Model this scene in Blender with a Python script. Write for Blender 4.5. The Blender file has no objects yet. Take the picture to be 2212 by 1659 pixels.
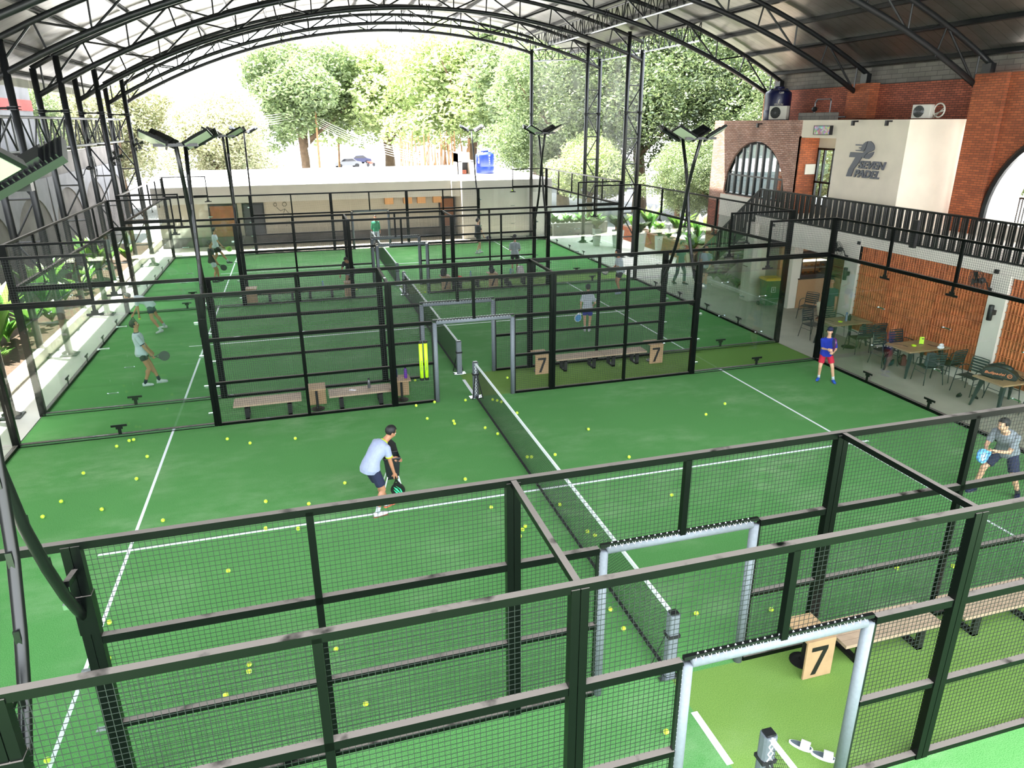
import bpy, math, random
from mathutils import Vector as V, Matrix as M
R = math.radians
PI = math.pi
random.seed(11)
scene = bpy.context.scene
COL = scene.collection
_O1='first second third fourth fifth sixth seventh eighth ninth tenth eleventh twelfth thirteenth fourteenth fifteenth sixteenth seventeenth eighteenth nineteenth'.split()
ORD = list(_O1)
for _t,_u in (('twenty','twentieth'),('thirty','thirtieth'),('forty','fortieth'),('fifty','fiftieth')): ORD += [_u]+[_t+'-'+q for q in _O1[:9]]


# ---------------------------------------------------------------- helpers
class MB:
    """mesh builder: collects shapes, links them as one object"""
    def __init__(s): s.v=[]; s.f=[]; s.m=[]; s.cur=0
    def add(s, vs, fs):
        n=len(s.v); s.v.extend([tuple(p) for p in vs]); s.f.extend([tuple(i+n for i in f) for f in fs]); s.m.extend([s.cur]*len(fs)); return s
    def box(s, x0,x1,y0,y1,z0,z1):
        return s.add([(x0,y0,z0),(x1,y0,z0),(x1,y1,z0),(x0,y1,z0),(x0,y0,z1),(x1,y0,z1),(x1,y1,z1),(x0,y1,z1)],
            [(0,3,2,1),(4,5,6,7),(0,1,5,4),(1,2,6,5),(2,3,7,6),(3,0,4,7)])
    def cbox(s, c, d, rot=None):
        hx,hy,hz=d[0]/2,d[1]/2,d[2]/2
        vs=[V((sx*hx,sy*hy,sz*hz)) for sz in(-1,1) for sx,sy in((-1,-1),(1,-1),(1,1),(-1,1))]
        if rot is not None: vs=[rot@p for p in vs]
        c=V(c)
        return s.add([p+c for p in vs],[(0,3,2,1),(4,5,6,7),(0,1,5,4),(1,2,6,5),(2,3,7,6),(3,0,4,7)])
    def bar(s, a, b, w, h, up=(0,0,1)):
        a=V(a);b=V(b);d=(b-a)
        if d.length<1e-6: return s
        d.normalize(); up=V(up)
        x=d.cross(up)
        if x.length<1e-3: x=d.cross(V((0,1,0)))
        x.normalize(); y=x.cross(d)
        vs=[]
        for p in(a,b):
            for i,j in((-1,-1),(1,-1),(1,1),(-1,1)): vs.append(p+x*i*w/2+y*j*h/2)
        return s.add(vs,[(0,1,2,3),(7,6,5,4),(0,4,5,1),(1,5,6,2),(2,6,7,3),(3,7,4,0)])
    def tube(s, pts, r, n=8, cap=True):
        pts=[V(p) for p in pts]
        rs=r if isinstance(r,(list,tuple)) else [r]*len(pts)
        rings=[]; x=None
        for i,p in enumerate(pts):
            if i==0: d=pts[1]-p
            elif i==len(pts)-1: d=p-pts[i-1]
            else: d=(pts[i+1]-p).normalized()+(p-pts[i-1]).normalized()
            if d.length<1e-9: d=V((0,0,1))
            d.normalize()
            if x is None:
                x=d.cross(V((0,0,1)))
                if x.length<1e-3: x=d.cross(V((0,1,0)))
            else: x=x-d*x.dot(d)
            x.normalize(); y=d.cross(x)
            rings.append([p+(x*math.cos(2*PI*k/n)+y*math.sin(2*PI*k/n))*rs[i] for k in range(n)])
        vs=[q for g in rings for q in g]; fs=[]
        for i in range(len(rings)-1):
            for k in range(n):
                k2=(k+1)%n; fs.append((i*n+k,i*n+k2,(i+1)*n+k2,(i+1)*n+k))
        if cap:
            fs.append(tuple(range(n))[::-1]); fs.append(tuple((len(rings)-1)*n+k for k in range(n)))
        return s.add(vs,fs)
    def lathe(s, prof, c=(0,0,0), n=20, rot=None):
        vs=[];fs=[];c=V(c)
        for r,z in prof:
            for k in range(n):
                p=V((r*math.cos(2*PI*k/n),r*math.sin(2*PI*k/n),z))
                vs.append((rot@p if rot else p)+c)
        m=len(prof)
        for i in range(m-1):
            for k in range(n):
                k2=(k+1)%n; fs.append((i*n+k,i*n+k2,(i+1)*n+k2,(i+1)*n+k))
        if prof[0][0]>1e-4: fs.append(tuple(range(n))[::-1])
        if prof[-1][0]>1e-4: fs.append(tuple((m-1)*n+k for k in range(n)))
        return s.add(vs,fs)
    def sph(s, c, r, n=12, m=8, rot=None):
        if not isinstance(r,(list,tuple)): r=(r,r,r)
        vs=[];fs=[];c=V(c)
        for i in range(m+1):
            t=PI*i/m
            for k in range(n):
                p=V((r[0]*math.sin(t)*math.cos(2*PI*k/n),r[1]*math.sin(t)*math.sin(2*PI*k/n),-r[2]*math.cos(t)))
                vs.append((rot@p if rot else p)+c)
        for i in range(m):
            for k in range(n):
                k2=(k+1)%n; fs.append((i*n+k,i*n+k2,(i+1)*n+k2,(i+1)*n+k))
        return s.add(vs,fs)
    def prism(s, poly, o, ax, ay, th):
        """polygon (2-D points) extruded by th along ax x ay"""
        o=V(o);ax=V(ax);ay=V(ay);nn=ax.cross(ay).normalized()*th;k=len(poly)
        a=[o+ax*p[0]+ay*p[1] for p in poly]
        vs=a+[p+nn for p in a]
        fs=[tuple(range(k))[::-1],tuple(range(k,2*k))]+[(i,(i+1)%k,(i+1)%k+k,i+k) for i in range(k)]
        return s.add(vs,fs)
    def quad(s,a,b,c,d): return s.add([a,b,c,d],[(0,1,2,3)])
    def build(s, name, mat, parent=None, smooth=False, loc=None, bevel=0):
        me=bpy.data.meshes.new(name); me.from_pydata(s.v,[],s.f)
        mats=mat if isinstance(mat,(list,tuple)) else [mat]
        for m_ in mats: me.materials.append(m_)
        if len(mats)>1: me.polygons.foreach_set('material_index',s.m)
        if smooth: me.polygons.foreach_set('use_smooth',[True]*len(me.polygons))
        me.update()
        o=bpy.data.objects.new(name,me); COL.objects.link(o)
        if parent: o.parent=parent
        if loc: o.location=loc
        if bevel:
            b=o.modifiers.new('b','BEVEL'); b.width=bevel; b.segments=2; b.limit_method='ANGLE'
        return o
def sm_angle(o):
    return o
def tag(o,label=None,cat=None,group=None,kind=None):
    if label: o['label']=label
    if cat: o['category']=cat
    if group: o['group']=group
    if kind: o['kind']=kind
    return o
def empty(name,loc=(0,0,0),rz=0):
    o=bpy.data.objects.new(name,None); COL.objects.link(o); o.location=loc; o.rotation_euler=(0,0,rz); o.empty_display_size=.1
    return o
def thing(name,label,cat,loc=(0,0,0),rz=0,group=None): return tag(empty(name,loc,rz),label,cat,group)
def struct(o): o['kind']='structure'; return o
def copy_tree(o,parent=None):
    c=o.copy(); COL.objects.link(c); c.parent=parent
    for ch in list(o.children): copy_tree(ch,c)
    return c
def dup(o,loc,rz=0,label=None,group=None,scale=None):
    c=copy_tree(o); c.location=loc; c.rotation_euler=(0,0,rz)
    if label: c['label']=label
    if group: c['group']=group
    if scale: c.scale=scale if isinstance(scale,(tuple,list)) else (scale,)*3
    return c
# ---------------------------------------------------------------- materials
MT={}
def srgb(r,g,b):
    f=lambda c:(c/255/12.92) if c/255<=.04045 else ((c/255+.055)/1.055)**2.4
    return (f(r),f(g),f(b),1)
def mat(name,col,rough=.6,metal=0,noise=0,nscale=20,bump=0,bscale=60,spec=.5,coat=0,emis=None,trans=0,alpha=1,sss=0):
    m=bpy.data.materials.new(name); m.use_nodes=True; nt=m.node_tree; b=nt.nodes['Principled BSDF']
    c=srgb(*col) if len(col)==3 else col
    b.inputs['Base Color'].default_value=c; b.inputs['Roughness'].default_value=rough; b.inputs['Metallic'].default_value=metal
    b.inputs['Specular IOR Level'].default_value=spec; b.inputs['Coat Weight'].default_value=coat
    b.inputs['Transmission Weight'].default_value=trans; b.inputs['Alpha'].default_value=alpha
    if emis: b.inputs['Emission Color'].default_value=c; b.inputs['Emission Strength'].default_value=emis
    tc=nt.nodes.new('ShaderNodeTexCoord')
    if noise:
        n=nt.nodes.new('ShaderNodeTexNoise'); n.inputs['Scale'].default_value=nscale; n.inputs['Detail'].default_value=6
        nt.links.new(tc.outputs['Object'],n.inputs['Vector'])
        r=nt.nodes.new('ShaderNodeMapRange'); r.inputs[1].default_value=.3; r.inputs[2].default_value=.7
        r.inputs[3].default_value=1-noise; r.inputs[4].default_value=1+noise
        nt.links.new(n.outputs['Fac'],r.inputs[0])
        mx=nt.nodes.new('ShaderNodeMix'); mx.data_type='RGBA'; mx.blend_type='MULTIPLY'; mx.inputs[0].default_value=1
        mx.inputs[6].default_value=c; nt.links.new(r.outputs[0],mx.inputs[7]); nt.links.new(mx.outputs[2],b.inputs['Base Color'])
    if bump:
        n=nt.nodes.new('ShaderNodeTexNoise'); n.inputs['Scale'].default_value=bscale; n.inputs['Detail'].default_value=5
        nt.links.new(tc.outputs['Object'],n.inputs['Vector'])
        bp=nt.nodes.new('ShaderNodeBump'); bp.inputs['Strength'].default_value=bump; bp.inputs['Distance'].default_value=.02
        nt.links.new(n.outputs['Fac'],bp.inputs['Height']); nt.links.new(bp.outputs[0],b.inputs['Normal'])
    MT[name]=m; return m
def N(nt,t,**k):
    n=nt.nodes.new(t)
    for a,b in k.items(): setattr(n,a,b)
    return n
def ramp(nt,src,stops):
    r=N(nt,'ShaderNodeValToRGB'); nt.links.new(src,r.inputs[0]); e=r.color_ramp.elements
    while len(e)<len(stops): e.new(.5)
    for x,(p,c) in zip(e,stops): x.position=p; x.color=c
    return r
mat('frame_black',(12,14,14),.32,noise=.15,nscale=8)
def dusty():
    m=mat('frame_dusty',(26,33,32),.4,spec=.18); nt=m.node_tree; b=nt.nodes['Principled BSDF']
    g=N(nt,'ShaderNodeNewGeometry'); sp=N(nt,'ShaderNodeSeparateXYZ'); nt.links.new(g.outputs['Normal'],sp.inputs[0])
    n=N(nt,'ShaderNodeTexNoise'); n.inputs['Scale'].default_value=3.5; n.inputs['Detail'].default_value=4; nt.links.new(g.outputs['Position'],n.inputs['Vector'])
    a=N(nt,'ShaderNodeMapRange'); a.inputs[1].default_value=.3; a.inputs[2].default_value=.95; nt.links.new(sp.outputs[2],a.inputs[0])
    c=N(nt,'ShaderNodeMapRange'); c.inputs[1].default_value=.28; c.inputs[2].default_value=.42; nt.links.new(n.outputs['Fac'],c.inputs[0])
    mu=N(nt,'ShaderNodeMath',operation='MULTIPLY'); nt.links.new(a.outputs[0],mu.inputs[0]); nt.links.new(c.outputs[0],mu.inputs[1])
    mx=N(nt,'ShaderNodeMix',data_type='RGBA'); mx.inputs[6].default_value=srgb(7,10,9); mx.inputs[7].default_value=srgb(112,105,98)
    nt.links.new(mu.outputs[0],mx.inputs[0]); nt.links.new(mx.outputs[2],b.inputs['Base Color'])
    r=N(nt,'ShaderNodeMapRange'); r.inputs[3].default_value=.28; r.inputs[4].default_value=.85; nt.links.new(mu.outputs[0],r.inputs[0]); nt.links.new(r.outputs[0],b.inputs['Roughness'])
dusty()
mat('wire',(34,38,37),.45,spec=.5)
mat('steel_dark',(24,26,28),.42,noise=.2,nscale=3)
mat('steel_galv',(168,172,176),.3,metal=.7,noise=.2,nscale=4)
mat('pad_grey',(104,110,116),.55,noise=.08,nscale=30)
mat('pad_dark',(92,98,104),.55,noise=.08,nscale=30)
mat('lace',(225,228,228),.7)
mat('net_cord',(16,17,18),.8)
mat('white_tape',(232,234,236),.7)
mat('chrome',(200,204,208),.2,metal=1)
mat('plaster_white',(222,214,202),.85,noise=.04,nscale=2)
mat('plaster_cream',(226,214,194),.85,noise=.06,nscale=1.5)
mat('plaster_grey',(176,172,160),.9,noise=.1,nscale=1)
mat('roof_white',(225,225,225),.8,noise=.1,nscale=.8)
mat('wall_concrete',(92,88,86),.95,noise=.35,nscale=.9,bump=.3,bscale=12)
mat('render_light',(112,112,116),.95,noise=.12,nscale=2)
mat('curb',(205,198,188),.85,noise=.15,nscale=4)
mat('soil',(62,46,34),1,noise=.4,nscale=8)
mat('asphalt',(150,150,152),.95,noise=.1,nscale=1)
mat('plywood',(168,138,102),.6,noise=.1,nscale=6)
mat('slat_wood',(166,144,120),.6,noise=.1,nscale=9)
mat('door_brown',(120,74,40),.5,noise=.15,nscale=3)
mat('door_dark',(46,48,54),.5)
mat('sign_grey',(84,86,94),.5)
mat('black',(14,14,15),.5)
mat('black_plastic',(22,23,24),.35)
mat('rubber',(30,30,32),.8)
mat('ball',(204,232,58),.85,bump=.3,bscale=400)
mat('tank_blue',(12,38,112),.35,noise=.06,nscale=3)
mat('tank_navy',(12,18,60),.35)
mat('ac_white',(206,202,190),.5)
mat('lens',(176,190,160),.12)
mat('bark',(98,80,62),.95,noise=.3,nscale=3,bump=.5,bscale=10)
mat('root',(150,112,78),.95,noise=.2,nscale=4)
mat('pot_white',(205,205,198),.6)
mat('pot_beige',(190,172,148),.7)
mat('bin_green',(22,92,44),.4)
mat('bin_yellow',(226,186,30),.4)
mat('lime',(196,240,40),.5)
mat('bottle_clear',(180,205,235),.15,trans=.6)
mat('paper_blue',(70,130,200),.6)
mat('purple',(96,44,150),.35)
mat('navy_metal',(28,40,90),.3)
mat('grey_metal',(110,112,116),.3,metal=.6)
mat('phone',(200,190,190),.3)
mat('bag_black',(26,32,34),.55,noise=.2,nscale=10)
mat('bag_grey',(80,92,98),.7)
mat('bag_teal',(26,60,66),.7)
mat('orange_text',(232,140,96),.6)
mat('red_item',(210,60,40),.5)
mat('maroon',(96,24,36),.7)
mat('table_strip',(58,38,40),.4)
mat('ember',(200,120,60),.7)
mat('glass_dark',(30,30,34),.08)
mat('case_light',(240,236,225),.5)
mat('cardboard',(186,140,96),.8)
mat('car_white',(225,226,230),.25,coat=.5)
mat('red_paint',(176,60,58),.8)
def glass(name,tint,fac,rough=0.02):
    m=bpy.data.materials.new(name); m.use_nodes=True; nt=m.node_tree; nt.nodes.clear()
    o=N(nt,'ShaderNodeOutputMaterial'); t=N(nt,'ShaderNodeBsdfTransparent'); t.inputs[0].default_value=tint
    g=N(nt,'ShaderNodeBsdfGlossy'); g.inputs['Roughness'].default_value=rough
    l=N(nt,'ShaderNodeLayerWeight'); l.inputs[0].default_value=.25
    p=N(nt,'ShaderNodeMapRange'); p.inputs[3].default_value=fac; p.inputs[4].default_value=.45
    mx=N(nt,'ShaderNodeMixShader'); nt.links.new(l.outputs['Fresnel'],p.inputs[0]); nt.links.new(p.outputs[0],mx.inputs[0])
    nt.links.new(t.outputs[0],mx.inputs[1]); nt.links.new(g.outputs[0],mx.inputs[2]); nt.links.new(mx.outputs[0],o.inputs[0])
    MT[name]=m
glass('glass_court',(.955,.985,.97,1),.03)
glass('glass_window',(.8,.85,.85,1),.1)
def film():
    m=bpy.data.materials.new('plastic_film'); m.use_nodes=True; nt=m.node_tree; nt.nodes.clear()
    o=N(nt,'ShaderNodeOutputMaterial'); t=N(nt,'ShaderNodeBsdfTransparent'); d=N(nt,'ShaderNodeBsdfDiffuse'); tr=N(nt,'ShaderNodeBsdfTranslucent')
    d.inputs[0].default_value=(.4,.4,.39,1); tr.inputs[0].default_value=(.75,.75,.75,1)
    a=N(nt,'ShaderNodeAddShader'); mx=N(nt,'ShaderNodeMixShader'); tc=N(nt,'ShaderNodeTexCoord'); n=N(nt,'ShaderNodeTexNoise')
    n.inputs['Scale'].default_value=.7; nt.links.new(tc.outputs['Object'],n.inputs['Vector'])
    p=N(nt,'ShaderNodeMapRange'); p.inputs[1].default_value=.35; p.inputs[2].default_value=.7; p.inputs[3].default_value=.2; p.inputs[4].default_value=.48
    nt.links.new(n.outputs['Fac'],p.inputs[0]); nt.links.new(p.outputs[0],mx.inputs[0])
    nt.links.new(t.outputs[0],mx.inputs[1]); nt.links.new(d.outputs[0],mx.inputs[2]); nt.links.new(mx.outputs[0],o.inputs[0]); MT['plastic_film']=m
film()
def turf(name,dark,light,sand):
    m=mat(name,dark,.95,spec=.15); nt=m.node_tree; b=nt.nodes['Principled BSDF']; g=N(nt,'ShaderNodeNewGeometry')
    n1=N(nt,'ShaderNodeTexNoise'); n1.inputs['Scale'].default_value=90; n1.inputs['Detail'].default_value=3
    mp=N(nt,'ShaderNodeMapping'); mp.inputs['Scale'].default_value=(.55,1.0,1); nt.links.new(g.outputs['Position'],mp.inputs[0])
    n2=N(nt,'ShaderNodeTexNoise'); n2.inputs['Scale'].default_value=.55; n2.inputs['Detail'].default_value=7
    n3=N(nt,'ShaderNodeTexNoise'); n3.inputs['Scale'].default_value=2.2; n3.inputs['Detail'].default_value=9; n3.inputs['Roughness'].default_value=.7
    nt.links.new(g.outputs['Position'],n1.inputs['Vector']); nt.links.new(mp.outputs[0],n2.inputs['Vector']); nt.links.new(mp.outputs[0],n3.inputs['Vector'])
    r1=ramp(nt,n1.outputs['Fac'],[(.3,srgb(*dark)),(.7,srgb(*light))])
    r2=N(nt,'ShaderNodeMapRange'); r2.inputs[1].default_value=.45; r2.inputs[2].default_value=.75; nt.links.new(n2.outputs['Fac'],r2.inputs[0])
    r3=N(nt,'ShaderNodeMapRange'); r3.inputs[1].default_value=.4; r3.inputs[2].default_value=.8; nt.links.new(n3.outputs['Fac'],r3.inputs[0])
    mu=N(nt,'ShaderNodeMath',operation='MULTIPLY'); nt.links.new(r2.outputs[0],mu.inputs[0]); nt.links.new(r3.outputs[0],mu.inputs[1])
    m2=N(nt,'ShaderNodeMath',operation='MULTIPLY'); m2.inputs[1].default_value=sand; nt.links.new(mu.outputs[0],m2.inputs[0])
    mx=N(nt,'ShaderNodeMix',data_type='RGBA'); nt.links.new(m2.outputs[0],mx.inputs[0]); nt.links.new(r1.outputs[0],mx.inputs[6]); mx.inputs[7].default_value=srgb(190,205,170)
    nt.links.new(mx.outputs[2],b.inputs['Base Color'])
    bp=N(nt,'ShaderNodeBump'); bp.inputs['Strength'].default_value=.5; bp.inputs['Distance'].default_value=.01; nt.links.new(n1.outputs['Fac'],bp.inputs['Height']); nt.links.new(bp.outputs[0],b.inputs['Normal'])
turf('turf_green',(64,122,60),(102,158,92),.45)
turf('turf_lime',(90,126,54),(122,154,76),.15)
def brick(name,c1,c2,mortar,sc=1):
    m=mat(name,c1,.85); nt=m.node_tree; b=nt.nodes['Principled BSDF']; g=N(nt,'ShaderNodeNewGeometry')
    sx=N(nt,'ShaderNodeSeparateXYZ'); nt.links.new(g.outputs['Position'],sx.inputs[0])
    ad=N(nt,'ShaderNodeMath',operation='ADD'); nt.links.new(sx.outputs[0],ad.inputs[0]); nt.links.new(sx.outputs[1],ad.inputs[1])
    cb=N(nt,'ShaderNodeCombineXYZ'); nt.links.new(ad.outputs[0],cb.inputs[0]); nt.links.new(sx.outputs[2],cb.inputs[1])
    t=N(nt,'ShaderNodeTexBrick'); t.inputs['Scale'].default_value=1; t.inputs['Brick Width'].default_value=.22*sc; t.inputs['Row Height'].default_value=.068*sc
    t.inputs['Mortar Size'].default_value=.008; t.inputs['Color1'].default_value=srgb(*c1); t.inputs['Color2'].default_value=srgb(*c2); t.inputs['Mortar'].default_value=srgb(*mortar); t.inputs['Bias'].default_value=-.1
    nt.links.new(cb.outputs[0],t.inputs['Vector'])
    n=N(nt,'ShaderNodeTexNoise'); n.inputs['Scale'].default_value=1.3; n.inputs['Detail'].default_value=5; nt.links.new(g.outputs['Position'],n.inputs['Vector'])
    r=N(nt,'ShaderNodeMapRange'); r.inputs[1].default_value=.3; r.inputs[2].default_value=.7; r.inputs[3].default_value=.75; r.inputs[4].default_value=1.2; nt.links.new(n.outputs['Fac'],r.inputs[0])
    mx=N(nt,'ShaderNodeMix',data_type='RGBA',blend_type='MULTIPLY'); mx.inputs[0].default_value=1; nt.links.new(t.outputs['Color'],mx.inputs[6]); nt.links.new(r.outputs[0],mx.inputs[7])
    nt.links.new(mx.outputs[2],b.inputs['Base Color'])
    bp=N(nt,'ShaderNodeBump'); bp.inputs['Strength'].default_value=.6; bp.inputs['Distance'].default_value=.01; bp.invert=True; nt.links.new(t.outputs['Fac'],bp.inputs['Height']); nt.links.new(bp.outputs[0],b.inputs['Normal'])
brick('brick_red',(168,92,66),(134,70,52),(70,48,42))
brick('brick_lit',(196,156,138),(172,124,104),(100,80,72))  # paler brick copy: light on the arch face put into its colour
brick('brick_orange',(176,96,58),(140,74,46),(110,72,52))
brick('blockwork',(120,116,108),(104,100,94),(80,78,74),2.2)
def wave(name,c1,c2,per,axis,rough=.6):
    m=mat(name,c1,rough); nt=m.node_tree; b=nt.nodes['Principled BSDF']; g=N(nt,'ShaderNodeNewGeometry'); sx=N(nt,'ShaderNodeSeparateXYZ'); nt.links.new(g.outputs['Position'],sx.inputs[0])
    d=N(nt,'ShaderNodeMath',operation='DIVIDE'); d.inputs[1].default_value=per; nt.links.new(sx.outputs[axis],d.inputs[0])
    f=N(nt,'ShaderNodeMath',operation='FRACT'); nt.links.new(d.outputs[0],f.inputs[0])
    r=ramp(nt,f.outputs[0],[(0,srgb(*c2)),(.1,srgb(*c2)),(.13,srgb(*c1))]); nt.links.new(r.outputs[0],b.inputs['Base Color'])
    return m
wave('counter_wood',(176,136,98),(120,88,60),.06,0)
def foil():
    m=mat('foil_roof',(205,203,200),.34,metal=.8); nt=m.node_tree; b=nt.nodes['Principled BSDF']; g=N(nt,'ShaderNodeNewGeometry'); sx=N(nt,'ShaderNodeSeparateXYZ'); nt.links.new(g.outputs['Position'],sx.inputs[0])
    d=N(nt,'ShaderNodeMath',operation='DIVIDE'); d.inputs[1].default_value=.38; nt.links.new(sx.outputs[1],d.inputs[0])
    f=N(nt,'ShaderNodeMath',operation='FRACT'); nt.links.new(d.outputs[0],f.inputs[0])
    fl=N(nt,'ShaderNodeMath',operation='FLOOR'); d2=N(nt,'ShaderNodeMath',operation='DIVIDE'); d2.inputs[1].default_value=1.14; nt.links.new(sx.outputs[1],d2.inputs[0]); nt.links.new(d2.outputs[0],fl.inputs[0])
    wn=N(nt,'ShaderNodeTexWhiteNoise',noise_dimensions='1D'); nt.links.new(fl.outputs[0],wn.inputs['W'])
    r=ramp(nt,f.outputs[0],[(0,(.35,.35,.35,1)),(.03,(.35,.35,.35,1)),(.05,(1,1,1,1))])
    mr=N(nt,'ShaderNodeMapRange'); mr.inputs[3].default_value=.72; mr.inputs[4].default_value=1.05; nt.links.new(wn.outputs['Value'],mr.inputs[0])
    n=N(nt,'ShaderNodeTexNoise'); n.inputs['Scale'].default_value=2; n.inputs['Detail'].default_value=8; nt.links.new(g.outputs['Position'],n.inputs['Vector'])
    n2=N(nt,'ShaderNodeMapRange'); n2.inputs[1].default_value=.3;n2.inputs[2].default_value=.7;n2.inputs[3].default_value=.8;n2.inputs[4].default_value=1.1; nt.links.new(n.outputs['Fac'],n2.inputs[0])
    m1=N(nt,'ShaderNodeMix',data_type='RGBA',blend_type='MULTIPLY'); m1.inputs[0].default_value=1; nt.links.new(r.outputs[0],m1.inputs[6]); nt.links.new(mr.outputs[0],m1.inputs[7])
    m2=N(nt,'ShaderNodeMix',data_type='RGBA',blend_type='MULTIPLY'); m2.inputs[0].default_value=1; nt.links.new(m1.outputs[2],m2.inputs[6]); nt.links.new(n2.outputs[0],m2.inputs[7])
    m3=N(nt,'ShaderNodeMix',data_type='RGBA',blend_type='MULTIPLY'); m3.inputs[0].default_value=1; m3.inputs[7].default_value=srgb(136,133,128); nt.links.new(m2.outputs[2],m3.inputs[6]); nt.links.new(m3.outputs[2],b.inputs['Base Color'])
    bp=N(nt,'ShaderNodeBump'); bp.inputs['Strength'].default_value=.35; bp.inputs['Distance'].default_value=.03; nt.links.new(n.outputs['Fac'],bp.inputs['Height']); nt.links.new(bp.outputs[0],b.inputs['Normal'])
foil()
def concrete_floor(name,c,nz=.12):
    m=mat(name,c,.7,noise=nz,nscale=1.2,bump=.15,bscale=40)
concrete_floor('terrace_floor',(178,172,156)); concrete_floor('path_floor',(196,190,182),.1)
def leafmat(name,c1,c2,tr=.45):
    m=bpy.data.materials.new(name); m.use_nodes=True; nt=m.node_tree; nt.nodes.clear(); o=N(nt,'ShaderNodeOutputMaterial')
    g=N(nt,'ShaderNodeNewGeometry'); r=ramp(nt,g.outputs['Random Per Island'],[(0,srgb(*c1)),(1,srgb(*c2))])
    d=N(nt,'ShaderNodeBsdfDiffuse'); t=N(nt,'ShaderNodeBsdfTranslucent'); mx=N(nt,'ShaderNodeMixShader'); mx.inputs[0].default_value=tr
    gl=N(nt,'ShaderNodeBsdfGlossy'); gl.inputs['Roughness'].default_value=.35; m2=N(nt,'ShaderNodeMixShader'); m2.inputs[0].default_value=.05
    nt.links.new(r.outputs[0],d.inputs[0]); nt.links.new(r.outputs[0],t.inputs[0]); nt.links.new(d.outputs[0],mx.inputs[1]); nt.links.new(t.outputs[0],mx.inputs[2])
    nt.links.new(mx.outputs[0],m2.inputs[1]); nt.links.new(gl.outputs[0],m2.inputs[2]); nt.links.new(m2.outputs[0],o.inputs[0]); MT[name]=m
leafmat('leaf_mid',(80,100,62),(146,162,112)); leafmat('leaf_bright',(130,150,92),(190,202,142)); leafmat('leaf_dark',(52,70,44),(112,126,82),.35); leafmat('leaf_autumn',(128,140,98),(206,200,168))
leafmat('leaf_plant',(44,96,40),(120,160,66),.35); leafmat('leaf_gold',(140,150,40),(200,190,60),.4)
# ================================================================ courts
G=1.83
YA,YB,YC,YD=0.0,10+G,2*(10+G),-(10+G)
FR=MT['frame_dusty']; FB=MT['frame_black']
def wires(m,u0,u1,z0,z1,st=.05,r=.0018,axis='x',off=.0):
    """welded wire panel in the plane of the fence"""
    P=(lambda u,z,o:(u,o,z)) if axis=='x' else (lambda u,z,o:(o,u,z))
    n=int(round((u1-u0)/st)); k=int(round((z1-z0)/st))
    for i in range(1,n):
        u=u0+(u1-u0)*i/n; m.bar(P(u,z0,off),P(u,z1,off),2*r,2*r,(0,1,0) if axis=='x' else (1,0,0))
    for i in range(1,k):
        z=z0+(z1-z0)*i/k; m.bar(P(u0,z,off+.004),P(u1,z,off+.004),2*r,2*r)
    return m
def tbracket(m,u,z,axis='x',up=1,off=0):
    P=(lambda u,o,z:(u,o,z)) if axis=='x' else (lambda u,o,z:(o,u,z))
    m.bar(P(u,off,z),P(u,off,z+up*.2),.07,.012,P(0,1,0))
    m.bar(P(u-.16,off,z+up*.2),P(u+.16,off,z+up*.2),.05,.012,P(0,1,0))
    m.bar(P(u-.07,off,z+up*.15),P(u+.07,off,z+up*.15),.06,.01,P(0,1,0))
    return m
def spider(m,u,z,axis='x'):
    P=(lambda u,o,z:(u,o,z)) if axis=='x' else (lambda u,o,z:(o,u,z))
    for s in(-1,1):
        m.tube([P(u+s*.1,-.014,z),P(u+s*.1,.014,z)],.018,8)
    m.bar(P(u-.1,.016,z),P(u+.1,.016,z),.004,.03)
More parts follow.
